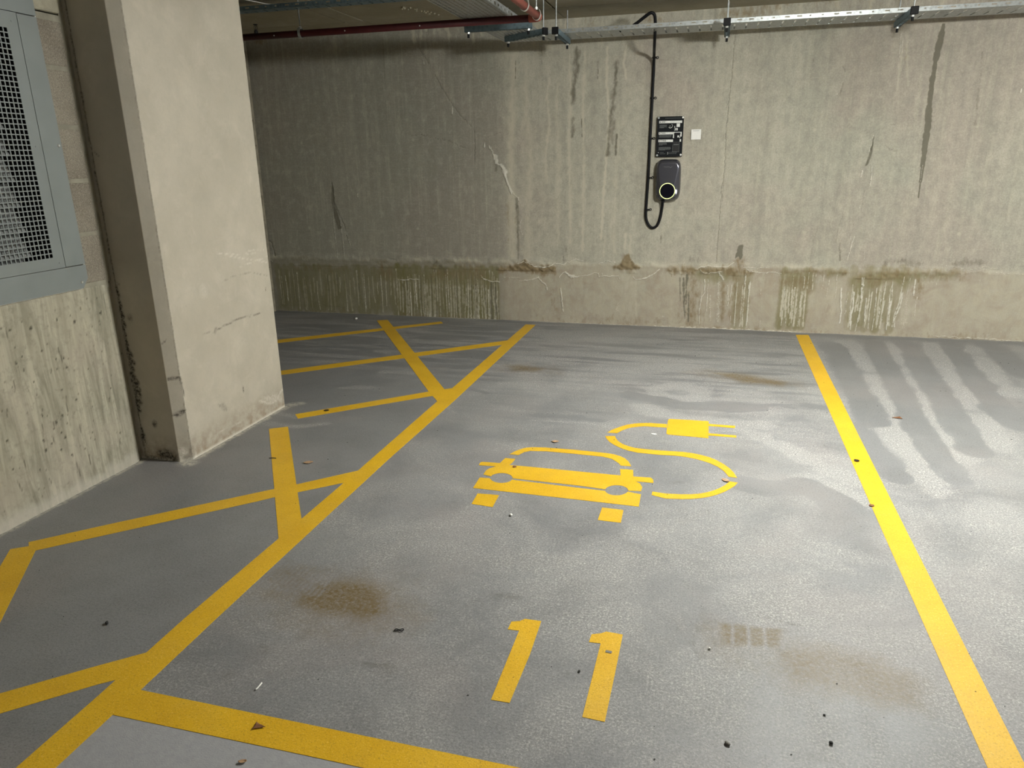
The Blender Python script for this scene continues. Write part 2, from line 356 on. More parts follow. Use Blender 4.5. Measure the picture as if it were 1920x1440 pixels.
M_INK = plain('grey_print', (0.15, 0.16, 0.155), 0.5, 0.3); M_INKL = plain('pale_print', (0.72, 0.72, 0.69), 0.5, 0.3); M_INKD = plain('black_print', (0.008, 0.008, 0.010), 0.6, 0.15); M_INKM = plain('charcoal_print', (0.03, 0.03, 0.03), 0.6, 0.15)
M_BROWNLEAF = plain('dry_brown_leaf', (0.20, 0.095, 0.045), 0.8, 0.2, 0, 60, 0.3); M_TANLEAF = plain('dry_tan_leaf', (0.42, 0.27, 0.16), 0.8, 0.2, 0, 60, 0.3); M_DKLEAF = plain('dark_leaf', (0.035, 0.025, 0.015), 0.8, 0.2)
M_STONE = plain('dark_stone', (0.03, 0.03, 0.03), 0.7, 0.3); M_CHALK = plain('pale_stone', (0.75, 0.73, 0.68), 0.7, 0.3); M_GREYCHIP = plain('grey_stone', (0.20, 0.19, 0.17), 0.7, 0.3)
k = NM('charger_casing', 0.22, 0.5, 0.7); k.col((0.115, 0.115, 0.135)); k.bump(k.noise(500, 2), 0.05, 0.0005); M_CHG = k.m
k = NM('charger_glass', 0.08, 0.6); k.col((0.004, 0.004, 0.009)); M_GLASS = k.m
k = NM('charger_ring_light', 0.5, 0.3); k.col((0.8, 0.9, 0.4)); k.b.inputs['Emission Color'].default_value = (0.86, 0.90, 0.42, 1); k.b.inputs['Emission Strength'].default_value = 0.75; M_RING = k.m

CAR = {'roof':[(-1.005,3.563),(-0.986,3.609),(-0.961,3.65),(-0.94,3.673),(-0.908,3.69),(-0.83,3.703),(-0.653,3.706),(-0.487,3.699),(-0.444,3.691),(-0.407,3.672),(-0.379,3.646),(-0.356,3.608),(-0.335,3.55),(-0.39,3.547),(-0.406,3.577),(-0.428,3.604),(-0.447,3.624),(-0.47,3.636),(-0.505,3.645),(-0.54,3.646),(-0.661,3.65),(-0.818,3.65),(-0.904,3.635),(-0.933,3.61),(-0.952,3.564)],'bonnet':[(-1.125,3.393),(-1.126,3.418),(-1.118,3.429),(-1.021,3.434),(-1.017,3.47),(-1.011,3.506),(-0.955,3.508),(-0.958,3.453),(-0.966,3.42),(-0.886,3.423),(-0.376,3.421),(-0.388,3.502),(-0.321,3.506),(-0.312,3.424),(-0.224,3.429),(-0.211,3.409),(-0.206,3.369),(-0.296,3.368),(-0.271,3.348),(-0.255,3.306),(-0.257,3.26),(-0.316,3.252),(-0.32,3.261),(-0.325,3.277),(-0.335,3.289),(-0.348,3.298),(-0.363,3.303),(-0.379,3.302),(-0.394,3.297),(-0.408,3.287),(-0.419,3.274),(-0.426,3.258),(-0.429,3.241),(-0.54,3.253),(-0.906,3.262),(-0.907,3.271),(-0.914,3.285),(-0.925,3.298),(-0.939,3.307),(-0.954,3.312),(-0.97,3.313),(-0.986,3.309),(-0.999,3.302),(-1.01,3.29),(-1.017,3.276),(-1.019,3.26),(-1.064,3.272),(-1.066,3.324),(-1.055,3.357),(-1.03,3.388),(-1.121,3.381)],'bumper':[(-1.066,3.107),(-1.071,3.233),(-1.018,3.235),(-1.01,3.225),(-1.001,3.213),(-0.989,3.203),(-0.976,3.197),(-0.961,3.194),(-0.947,3.195),(-0.934,3.199),(-0.922,3.207),(-0.912,3.218),(-0.906,3.231),(-0.903,3.245),(-0.536,3.227),(-0.424,3.224),(-0.426,3.221),(-0.419,3.207),(-0.41,3.197),(-0.397,3.189),(-0.383,3.186),(-0.369,3.187),(-0.354,3.191),(-0.342,3.2),(-0.331,3.212),(-0.323,3.226),(-0.319,3.241),(-0.254,3.226),(-0.251,3.093),(-0.589,3.1)],'wheelA':[(-1.025,3.054),(-0.918,3.06),(-0.912,2.931),(-1.019,2.94)],'wheelB':[(-0.415,3.045),(-0.316,3.043),(-0.313,2.917),(-0.416,2.919)],'cabA':[(-0.195,4.233),(-0.296,4.232),(-0.351,4.217),(-0.387,4.201),(-0.431,4.169),(-0.463,4.128),(-0.507,4.064),(-0.527,4.012),(-0.468,4.015),(-0.447,4.067),(-0.423,4.102),(-0.398,4.129),(-0.363,4.151),(-0.319,4.169),(-0.192,4.173)],'cabB':[(-0.531,3.954),(-0.475,3.967),(-0.466,3.933),(-0.451,3.897),(-0.421,3.855),(-0.387,3.829),(-0.346,3.81),(-0.285,3.803),(-0.217,3.802),(-0.083,3.81),(-0.033,3.804),(0.017,3.788),(0.062,3.764),(0.099,3.731),(0.134,3.686),(0.161,3.641),(0.183,3.585),(0.197,3.526),(0.156,3.53),(0.145,3.566),(0.13,3.603),(0.103,3.645),(0.067,3.681),(0.027,3.708),(-0.014,3.726),(-0.064,3.741),(-0.113,3.747),(-0.213,3.74),(-0.322,3.744),(-0.371,3.76),(-0.413,3.785),(-0.457,3.823),(-0.493,3.867),(-0.518,3.914)],'cabC':[(0.16,3.474),(0.199,3.468),(0.184,3.427),(0.157,3.381),(0.132,3.343),(0.099,3.306),(0.067,3.276),(0.028,3.251),(-0.015,3.232),(-0.058,3.219),(-0.136,3.207),(-0.204,3.231),(-0.203,3.269),(-0.14,3.261),(-0.067,3.27),(-0.024,3.28),(0.012,3.294),(0.052,3.321),(0.084,3.35),(0.11,3.381),(0.14,3.428)],'plug':[(-0.19,4.319),(-0.183,4.332),(0.043,4.343),(0.05,4.333),(0.051,4.051),(-0.178,4.06),(-0.188,4.073),(-0.193,4.295)],'pinA':[(0.048,4.293),(0.205,4.293),(0.201,4.254),(0.048,4.258)],'pinB':[(0.05,4.133),(0.207,4.13),(0.206,4.097),(0.05,4.097)]}
NUM = [[(-0.597,2.058),(-0.596,2.103),(-0.568,2.114),(-0.554,2.13),(-0.495,2.131),(-0.491,1.947),(-0.497,1.717),(-0.555,1.716),(-0.557,2.06)],[(-0.314,2.057),(-0.312,2.1),(-0.28,2.114),(-0.266,2.127),(-0.209,2.124),(-0.209,1.958),(-0.211,1.71),(-0.277,1.713),(-0.275,2.059)]]
LINES = {'left':[(-1.718,6.778),(-1.723,4.649),(-1.722,3.171),(-1.729,2.429),(-1.737,1.837),(-1.73,1.513),(-1.728,1.429),(-1.724,1.155),(-1.618,1.182),(-1.623,1.378),(-1.62,1.492),(-1.625,1.868),(-1.626,2.409),(-1.628,3.328),(-1.614,4.373),(-1.618,6.775)],'right':[(0.783,6.827),(0.785,3.084),(0.788,1.794),(0.79,1.342),(0.882,1.292),(0.886,1.837),(0.885,3.109),(0.892,6.849)],'front':[(-1.62,1.492),(-1.211,1.491),(-1.069,1.49),(-0.401,1.492),(0.043,1.494),(0.046,1.387),(-0.822,1.385),(-1.008,1.388),(-1.143,1.389),(-1.628,1.383)],'h1':[(-3.797,5.712),(-2.593,6.742),(-2.542,6.668),(-3.725,5.588)],'h2':[(-3.189,4.792),(-1.709,6.114),(-1.714,5.944),(-3.123,4.694)],'h3':[(-2.532,3.894),(-1.859,4.532),(-1.709,4.657),(-1.716,4.512),(-1.791,4.453),(-2.469,3.824)],'h4':[(-3.264,6.663),(-3.166,6.714),(-1.762,4.596),(-1.702,4.497),(-1.723,4.344),(-1.859,4.532)],'h5':[(-2.544,3.617),(-2.451,3.678),(-1.725,2.612),(-1.702,2.576),(-1.721,2.419)],'h6':[(-2.776,2.147),(-2.536,2.387),(-2.03,2.869),(-1.949,2.942),(-1.722,3.171),(-1.724,3.015),(-1.973,2.79),(-2.036,2.723),(-2.338,2.43),(-2.683,2.098),(-2.744,2.119)],'h7':[(-2.8,2.08),(-2.744,2.119),(-2.685,2.099),(-2.368,1.66),(-2.156,1.367),(-2.33,1.4),(-2.714,1.958)],'h8':[(-1.728,1.653),(-1.844,1.55),(-2.035,1.372),(-2.227,1.195),(-2.138,1.132),(-1.956,1.304),(-1.774,1.477),(-1.73,1.512)]}
DEB = {'leafA':(-1.169,1.447),'curl':(-1.14,1.323),'loop':(-0.96,1.96),'ball':(-3.498,6.671),'bead':(0.076,2.116),'blackleaf':(-2.368,4.004),'twigA':(-2.259,3.21),'leafB':(-2.034,3.202),'leafC':(-0.796,3.797),'leafD':(-0.931,3.401),'leafE':(0.14,3.478),'pebA':(-0.806,2.869),'chip':(-0.258,4.045),'leafF':(1.161,4.651),'clump':(0.81,3.885),'fleck':(0.786,3.346),'tab':(-0.243,2.021),'pebB':(-0.32,1.903),'pebC':(0.403,1.781),'smear':(0.128,1.709),'stick':(-1.27,1.59),'pebD':(-1.985,1.746),'twigB':(-0.278,2.102),'scrap':(0.4,1.89)}
FSTAIN = [[(-1.396,2.008),(-1.431,2.095),(-1.385,2.174),(-1.293,2.215),(-1.179,2.216),(-1.096,2.17),(-1.045,2.044),(-1.089,1.984),(-1.189,1.975),(-1.271,1.971)],[(0.11,2.271),(0.313,2.284),(0.305,2.18),(0.11,2.145)],[(0.279,2.173),(0.417,2.227),(0.592,2.21),(0.643,2.154),(0.689,2.155),(0.679,1.986),(0.547,1.964),(0.391,2.006),(0.301,2.033)],[(-1.521,5.287),(-1.405,5.344),(-1.179,5.298),(-1.213,5.169),(-1.42,5.155)],[(0.042,5.438),(0.235,5.465),(0.598,5.306),(0.553,5.192),(0.266,5.208)],[(-1.629,2.133),(-1.603,2.261),(-1.44,2.271),(-1.368,2.103),(-1.419,2.002),(-1.544,1.988)]]
FSWIRL = [[(1.048,6.538),(1.027,5.347),(1.021,4.561)],[(1.403,6.649),(1.295,5.156),(1.245,4.518),(1.235,3.745)],[(1.655,6.662),(1.533,5.209),(1.445,4.144)],[(1.999,6.732),(1.838,5.276),(1.8,4.643)],[(2.321,6.742),(2.249,5.744)],[(0.882,4.435),(0.934,3.808),(0.983,3.686)],[(0.496,3.539),(0.582,3.436),(0.696,3.265)],[(-0.481,4.766),(-0.118,4.615),(0.349,4.665)],[(0.216,3.473),(0.314,3.434),(0.491,3.494)]]
FLIGHT = [[(0.209,4.283),(0.435,4.071),(0.6,3.8),(0.749,3.599)],[(0.499,3.572),(0.664,3.516),(0.764,3.336)],[(-0.332,4.922),(-0.192,5.055),(0.012,4.935),(-0.053,4.719),(-0.262,4.719),(-0.332,4.922)],[(1.194,6.665),(1.182,5.253),(1.176,4.596),(1.152,3.791)],[(1.504,6.631),(1.431,5.186),(1.341,4.045)],[(1.849,6.702),(1.703,5.246),(1.609,4.259)],[(2.141,6.668),(1.973,5.306)],[(1.072,4.671),(1.126,3.995),(1.11,3.532)],[(-0.422,4.547),(-0.041,4.321),(0.424,4.332)]]
CRACK = [(0.006,0.6,[(-2.802,2.669),(-2.775,2.576),(-2.725,2.499),(-2.675,2.423)]),(0.006,0.8,[(-2.622,2.327),(-2.566,2.221),(-2.486,2.095),(-2.404,1.987),(-2.325,1.903),(-2.279,1.859)]),(0.007,0.6,[(-2.899,1.786),(-2.786,1.797),(-2.654,1.761),(-2.501,1.732),(-2.416,1.687),(-2.34,1.666)]),(0.006,0.4,[(-2.133,1.749),(-2.047,1.786),(-1.972,1.803)]),(0.004,0.8,[(-2.246,1.829),(-2.255,1.546)]),(0.004,0.35,[(-2.245,2.567),(-2.245,2.124),(-2.246,1.829)]),(0.004,0.35,[(-2.255,1.546),(-2.268,0.728)]),(0.005,0.3,[(-4.592,0.854),(-4.178,0.853),(-3.822,0.887)]),(0.004,0.25,[(-4.205,1.286),(-4.158,1.035),(-4.06,0.892)]),(0.004,0.25,[(-4.079,1.296),(-4.102,0.969)]),(0.01,0.9,[(-3.801,1.359),(-3.79,1.273),(-3.79,1.145)]),(0.014,0.45,[(-3.785,1.145),(-3.746,1.037),(-3.695,0.928),(-3.67,0.796)]),(0.005,0.75,[(0.076,2.539),(0.073,2.216),(0.06,1.961),(0.056,1.822)]),(0.004,0.8,[(0.057,1.809),(0.062,1.61),(0.064,1.384),(0.052,1.293),(0.056,1.164),(0.052,1.084),(0.052,0.943),(0.048,0.728),(0.046,0.606)]),(0.004,0.5,[(0.062,1.339),(0.064,1.247),(0.061,1.164)]),(0.004,0.35,[(-0.878,1.805),(-0.787,1.751),(-0.626,1.731)]),(0.004,0.3,[(-2.13,2.352),(-1.995,2.371),(-1.957,2.356)]),(0.005,0.45,[(1.075,1.075),(1.059,0.952),(1.048,0.811)]),(0.004,0.35,[(0.973,0.997),(1.007,0.889),(1.052,0.811)]),(0.004,0.4,[(0.839,0.934),(0.86,0.872),(0.853,0.649)]),(0.004,0.3,[(0.89,0.95),(0.864,0.84),(0.852,0.657)]),(0.006,0.3,[(1.132,1.075),(1.15,0.89),(1.176,0.75)]),(0.005,0.3,[(1.156,1.121),(1.172,0.921)]),(0.013,0.8,[(1.079,0.811),(1.096,0.662)]),(0.011,0.5,[(1.344,1.614),(1.382,1.585),(1.438,1.576)]),(0.005,0.35,[(1.385,1.563),(1.437,1.475),(1.496,1.395)]),(0.004,0.35,[(1.017,1.787),(1.127,1.748),(1.199,1.725),(1.243,1.702)]),(0.004,0.25,[(1.306,1.751),(1.45,1.803),(1.618,1.848)]),(0.012,0.5,[(0.946,2.239),(0.967,2.203)]),(0.009,0.5,[(0.963,2.113),(0.948,2.03)]),(0.005,0.4,[(0.476,1.639),(0.487,1.571)]),(0.006,0.35,[(1.617,0.757),(1.63,0.586)]),(0.01,0.8,[(1.244,1.695),(1.244,1.638),(1.241,1.551)]),(0.02,0.3,[(1.235,1.536),(1.216,1.464)]),(0.012,0.35,[(1.226,1.256),(1.219,1.075),(1.265,1.045)]),(0.006,0.35,[(0.05,0.872),(0.047,0.623)]),(0.006,0.8,[(-1.385,0.65),(-1.382,0.602)]),(0.004,0.4,[(0.134,0.84),(0.24,0.777),(0.355,0.74)]),(0.009,0.4,[(-3.803,0.526),(-3.596,0.51),(-3.405,0.521),(-3.276,0.497),(-3.046,0.5),(-2.905,0.495)]),(0.006,0.5,[(-3.197,0.591),(-3.141,0.579),(-3.107,0.547)]),(0.006,0.4,[(-4.168,0.082),(-4.058,0.1),(-3.984,0.067),(-3.846,0.072),(-3.727,0.049)]),(0.012,0.7,[(-4.632,0.769),(-4.573,0.743),(-4.551,0.607)])]
WHITE = [(0.006,0.9,[(-1.834,0.572),(-1.775,0.594),(-1.731,0.581),(-1.673,0.554),(-1.615,0.545),(-1.557,0.541),(-1.513,0.557),(-1.47,0.579),(-1.384,0.574),(-1.32,0.599),(-1.257,0.625),(-1.186,0.61)]),(0.005,0.7,[(-1.032,0.588),(-0.977,0.614),(-0.922,0.61),(-0.88,0.605)]),(0.006,0.8,[(-0.116,0.553),(-0.079,0.578),(-0.028,0.59),(0.05,0.586),(0.152,0.583),(0.188,0.613),(0.206,0.627)]),(0.004,0.7,[(0.292,0.582),(0.393,0.575),(0.504,0.587)]),(0.012,0.7,[(-1.821,0.4),(-1.718,0.415),(-1.63,0.434),(-1.601,0.409),(-1.557,0.372),(-1.543,0.322)]),(0.006,0.5,[(-1.985,0.432),(-1.821,0.429)]),(0.008,0.8,[(-1.42,0.446),(-1.384,0.494),(-1.355,0.504)]),(0.018,0.9,[(-1.355,0.495),(-1.298,0.457),(-1.241,0.455)]),(0.005,0.8,[(-1.241,0.455),(-1.128,0.475),(-1.072,0.501),(-1.037,0.494),(-1.03,0.463),(-0.96,0.472),(-0.842,0.471),(-0.837,0.427)]),(0.005,0.8,[(-1.003,0.503),(-0.995,0.464)]),(0.009,0.8,[(-0.705,0.469),(-0.67,0.434),(-0.603,0.458),(-0.523,0.493),(-0.459,0.548)]),(0.01,0.6,[(-0.51,0.497),(-0.458,0.546)]),(0.006,0.8,[(-0.09,0.554),(-0.049,0.518),(0.054,0.528),(0.104,0.539)]),(0.022,0.8,[(0.079,0.531),(0.107,0.492),(0.122,0.466)]),(0.005,0.8,[(0.345,0.544),(0.421,0.537),(0.484,0.53),(0.508,0.539)]),(0.012,0.9,[(-1.405,0.34),(-1.397,0.269),(-1.39,0.226)]),(0.008,0.8,[(-1.397,0.226),(-1.382,0.154),(-1.379,0.111)]),(0.006,0.95,[(-0.046,0.461),(-0.036,0.34),(-0.062,0.298),(-0.074,0.174),(-0.069,0.036)]),(0.006,0.8,[(-0.014,0.469),(-0.011,0.286),(-0.012,0.163)]),(0.006,0.6,[(-0.067,0.339),(-0.071,0.229)]),(0.03,0.35,[(0.083,0.478),(0.09,0.276),(0.097,0.07)]),(0.022,0.35,[(0.016,0.314),(0.031,0.068)]),(0.006,0.8,[(0.164,0.413),(0.183,0.238)]),(0.006,0.85,[(0.202,0.414),(0.196,0.32),(0.177,0.225)]),(0.006,0.8,[(0.249,0.442),(0.248,0.308),(0.248,0.049)]),(0.007,0.95,[(0.315,0.524),(0.318,0.324),(0.316,0.093)]),(0.008,1,[(0.364,0.459),(0.357,0.312),(0.356,0.04)]),(0.006,0.7,[(0.21,0.13),(0.209,0.047)]),(0.008,0.5,[(0.458,0.382),(0.461,0.315)]),(0.006,0.5,[(0.472,0.14),(0.476,0.045)]),(0.03,0.25,[(-0.842,0.216),(-0.847,0.131)]),(0.04,0.2,[(-0.479,0.089),(-0.398,0.092)]),(0.008,0.95,[(0.355,0.445),(0.355,0.285),(0.362,0.081)]),(0.006,0.5,[(0.453,0.408),(0.461,0.355)]),(0.006,0.4,[(0.468,0.14),(0.479,0.032)]),(0.006,0.8,[(0.658,0.44),(0.671,0.295),(0.659,0.053)]),(0.005,0.7,[(0.714,0.337),(0.695,0.203),(0.7,0.055)]),(0.005,0.7,[(0.732,0.403),(0.731,0.258),(0.73,0.056)]),(0.006,0.6,[(0.765,0.338),(0.782,0.206),(0.767,0.058)]),(0.006,0.7,[(0.82,0.51),(0.828,0.367),(0.804,0.3),(0.803,0.046)]),(0.005,0.6,[(0.852,0.55),(0.855,0.459),(0.856,0.394)]),(0.005,0.7,[(0.887,0.544),(0.899,0.382)]),(0.005,0.5,[(0.914,0.538),(0.923,0.448)]),(0.005,0.6,[(0.983,0.565),(0.976,0.397)]),(0.005,0.6,[(1.031,0.502),(1.019,0.333)]),(0.006,0.6,[(1.088,0.53),(1.092,0.44),(1.092,0.323)]),(0.012,0.95,[(1.136,0.415),(1.146,0.272),(1.157,0.22),(1.157,0.115),(1.153,0.098)]),(0.006,0.6,[(1.194,0.378),(1.193,0.169)]),(0.014,0.95,[(1.241,0.379),(1.25,0.25),(1.241,0.171),(1.249,0.045)]),(0.01,0.7,[(1.296,0.509),(1.306,0.33),(1.306,0.173),(1.292,0.034)]),(0.01,0.85,[(1.35,0.331),(1.353,0.228),(1.359,0.123)]),(0.006,0.8,[(1.387,0.384),(1.391,0.203),(1.394,0.058)]),(0.008,0.8,[(1.423,0.423),(1.432,0.256),(1.433,0.152),(1.431,0.047)]),(0.007,0.8,[(1.467,0.399),(1.47,0.18),(1.465,0.127)]),(0.006,0.7,[(1.492,0.336),(1.501,0.076)]),(0.009,0.95,[(1.538,0.337),(1.545,0.235),(1.545,0.052)]),(0.007,0.7,[(1.542,0.49),(1.559,0.261)]),(0.007,0.8,[(1.628,0.53),(1.62,0.327),(1.592,0.185),(1.588,0.08)]),(0.012,0.8,[(1.635,0.392),(1.628,0.264),(1.601,0.159),(1.605,0.081)]),(0.013,0.8,[(1.719,0.508),(1.719,0.445),(1.723,0.369)]),(0.009,0.7,[(1.753,0.357),(1.748,0.268),(1.753,0.191)]),(0.007,0.6,[(1.675,0.519),(1.67,0.367)]),(0.05,0.3,[(1.676,0.342),(1.684,0.188),(1.675,0.084)]),(0.005,0.5,[(1.791,0.534),(1.795,0.466)]),(0.005,0.4,[(1.897,0.537),(1.885,0.462)]),(0.005,0.4,[(2.029,0.54),(2.079,0.572),(2.207,0.588),(2.402,0.576),(2.525,0.571)]),(0.004,0.5,[(1.939,0.631),(2.029,0.617),(2.14,0.604),(2.234,0.625),(2.354,0.609)]),(0.007,0.8,[(1.191,0.871),(1.173,0.772),(1.156,0.665)]),(0.005,0.5,[(1.162,0.871),(1.148,0.784)]),(0.006,0.8,[(1.289,0.736),(1.291,0.673)]),(0.004,0.7,[(0.321,0.566),(0.398,0.536),(0.548,0.54),(0.622,0.534)]),(0.01,0.9,[(-2.148,1.711),(-2.153,1.675)]),(0.007,0.9,[(-2.109,1.683),(-2.071,1.619),(-2.042,1.573)]),(0.03,0.95,[(-2.042,1.582),(-2.033,1.527),(-1.984,1.49),(-1.951,1.444)]),(0.02,0.95,[(-1.959,1.435),(-1.937,1.361),(-1.914,1.305),(-1.889,1.24)]),(0.008,0.7,[(-1.895,1.268),(-1.83,1.203),(-1.82,1.175)]),(0.016,0.35,[(-1.793,1.005),(-1.814,0.929),(-1.788,0.853)]),(0.012,0.3,[(-1.821,1.156),(-1.803,1.005)]),(0.014,0.4,[(-2.027,2.21),(-2.023,2.208)]),(0.02,0.25,[(-1.686,1.221),(-1.682,1.219)]),(0.03,0.15,[(-1.677,2.399),(-1.673,2.357)]),(0.008,0.7,[(1.243,1.702),(1.237,1.638),(1.224,1.573)]),(0.012,0.6,[(1.193,1.42),(1.188,1.361)]),(0.007,0.7,[(1.263,1.448),(1.267,1.39),(1.265,1.286)]),(0.008,0.6,[(1.205,1.136),(1.204,1.106)]),(0.008,0.6,[(0.864,2.029),(0.928,2.028)]),(0.012,0.9,[(2.268,2.018),(2.268,1.998)]),(0.012,0.35,[(0.903,1.593),(0.921,1.586)]),(0.02,0.2,[(1.842,1.583),(1.854,1.576)]),(0.004,0.6,[(1.349,2.475),(1.358,2.355),(1.364,2.207)]),(0.004,0.6,[(1.368,2.434),(1.375,2.327)]),(0.003,0.5,[(1.645,1.458),(1.647,1.32)]),(0.012,0.4,[(-2.746,2.5),(-2.725,2.425)]),(0.01,0.8,[(-2.462,2.037),(-2.464,1.98)]),(0.01,0.6,[(-2.102,1.681),(-2.061,1.622)]),(0.006,0.5,[(-3.81,1.145),(-3.814,0.927),(-3.801,0.594)]),(0.006,0.6,[(-3.736,1.015),(-3.724,0.751),(-3.726,0.595)]),(0.007,0.6,[(-3.687,0.884),(-3.649,0.752),(-3.642,0.697)]),(0.006,0.4,[(-3.644,2.714),(-3.645,2.582)]),(0.03,0.12,[(-3.712,1.273),(-3.713,1.209)]),(0.018,0.3,[(-3.514,1.262),(-3.516,1.219)]),(0.02,0.2,[(-3.391,1.604),(-3.325,1.599)]),(0.018,0.4,[(-2.491,2.689),(-2.44,2.659)]),(0.012,0.4,[(-2.398,2.665),(-2.389,2.611)]),(0.009,0.7,[(-3.139,0.387),(-3.068,0.376),(-3.011,0.387),(-2.897,0.387)]),(0.01,0.7,[(-2.218,0.444),(-2.192,0.412),(-2.112,0.388),(-2.032,0.384)]),(0.004,0.7,[(-3.196,-0.014),(-2.906,-0.016),(-2.82,-0.01)]),(0.012,0.5,[(-4.627,0.688),(-4.633,0.578),(-4.583,0.537)]),(0.007,0.4,[(-4.575,-0.022),(-3.44,-0.016),(-2.075,-0.026)]),(0.008,0.75,[(-2.075,-0.026),(-1.143,-0.005),(-0.12,0.002),(0.373,0.003),(0.831,-0.001)]),(0.006,0.7,[(1.928,0.015),(2.605,0.005)])]
LIME = [(0.06,0.55,[(-1.841,2.476),(-1.891,1.549),(-1.884,0.645)]),(0.05,0.4,[(-1.741,2.427),(-1.74,2.019),(-1.699,1.547),(-1.712,1.205),(-1.733,0.647)]),(0.022,0.5,[(-1.515,2.249),(-1.543,2.132),(-1.515,1.873),(-1.554,1.592),(-1.545,1.34)]),(0.03,0.35,[(-1.432,2.246),(-1.45,1.992),(-1.43,1.59),(-1.427,0.781)]),(0.025,0.5,[(-1.333,2.44),(-1.321,2.124),(-1.333,1.729),(-1.324,1.338),(-1.31,0.782)]),(0.025,0.5,[(-1.194,2.45),(-1.206,1.984),(-1.195,1.586),(-1.192,0.708)]),(0.02,0.7,[(-0.994,2.489),(-0.996,2.195),(-0.969,1.96),(-0.982,1.583),(-1.002,1.228),(-1.017,0.824)]),(0.04,0.35,[(-0.883,1.991),(-0.879,1.511),(-0.897,1.155),(-0.903,0.788)]),(0.018,0.7,[(-0.828,2.496),(-0.85,2.353),(-0.823,2.221)]),(0.07,0.2,[(-0.799,2.121),(-0.826,1.855)]),(0.1,0.25,[(-0.755,0.539),(-0.748,0.318),(-0.734,0.093)]),(0.03,0.3,[(-0.683,0.417),(-0.658,0.096)]),(0.02,0.6,[(-0.786,0.863),(-0.787,0.688)]),(0.02,0.5,[(-0.745,0.864),(-0.74,0.689)]),(0.02,0.4,[(-0.914,0.862),(-0.869,0.673)]),(0.02,0.4,[(-0.982,0.834),(-0.992,0.658)]),(0.05,0.5,[(-1.881,1.156),(-1.9,0.967),(-1.899,0.658)]),(0.04,0.3,[(-1.624,0.969),(-1.545,1.007)]),(0.04,0.3,[(-3.634,2.695),(-3.654,2.563)]),(0.03,0.3,[(-1.76,2.107),(-1.776,1.617)]),(0.02,0.5,[(-2.231,2.656),(-2.23,2.584)]),(0.02,0.4,[(1.358,2.438),(1.379,2.28),(1.378,2.04)]),(0.02,0.4,[(1.392,2.475),(1.452,2.078)]),(0.1,0.2,[(0.427,0.487),(0.478,0.475)]),(0.1,0.3,[(1.057,0.374),(1.08,0.217)]),(0.12,0.3,[(1.673,0.338),(1.656,0.147)])]
DARK = [(0.04,0.5,[(-1.266,2.503),(-1.268,2.339),(-1.294,2.173),(-1.302,2.039)]),(0.03,0.45,[(-1.3,1.902),(-1.303,1.746)]),(0.008,0.6,[(-1.217,1.899),(-1.212,1.744)]),(0.03,0.5,[(-0.911,2.355),(-0.916,2.192),(-0.946,1.976),(-0.967,1.721),(-0.973,1.582)]),(0.015,0.6,[(-0.895,1.754),(-0.899,1.581)]),(0.008,0.5,[(-1.075,2.379),(-1.077,2.231)]),(0.035,0.35,[(-0.925,1.857),(-0.939,1.686)]),(0.008,0.5,[(-1.832,2.414),(-1.838,2.263)]),(0.02,0.4,[(-2.033,1.527),(-2.045,1.454)]),(0.02,0.4,[(-1.84,1.193),(-1.833,0.967),(-1.832,0.62)]),(0.03,0.3,[(-1.838,0.783),(-1.834,0.586)]),(0.03,0.3,[(-1.35,0.72),(-1.342,0.651)]),(0.06,0.25,[(-0.18,0.646),(-0.121,0.64)]),(0.03,0.9,[(0.25,0.764),(0.24,0.732),(0.228,0.679)]),(0.014,0.8,[(0.263,0.771),(0.261,0.654)]),(0.02,0.3,[(1.954,2.299),(1.969,2.034),(1.986,1.761)]),(0.015,0.25,[(0.605,2.516),(0.606,2.434)]),(0.04,0.3,[(1.458,0.645),(1.57,0.663),(1.742,0.643)]),(0.05,0.3,[(1.992,0.648),(2.222,0.661)]),(0.01,0.5,[(-0.459,0.867),(-0.458,0.787)]),(0.05,0.3,[(-2.775,0.573),(-2.692,0.549),(-2.597,0.512)]),(0.03,0.3,[(-4.234,0.599),(-4.037,0.589)]),(0.012,0.5,[(-0.269,0.469),(-0.255,0.251)]),(0.014,0.6,[(-0.236,0.47),(-0.219,0.224),(-0.202,0.086)]),(0.014,0.6,[(-0.207,0.498),(-0.2,0.225)]),(0.012,0.6,[(-0.182,0.335),(-0.17,0.059)]),(0.02,0.5,[(-2.114,0.378),(-2.119,0.008)]),(0.012,0.6,[(-2.069,0.379),(-2.072,0.04)])]
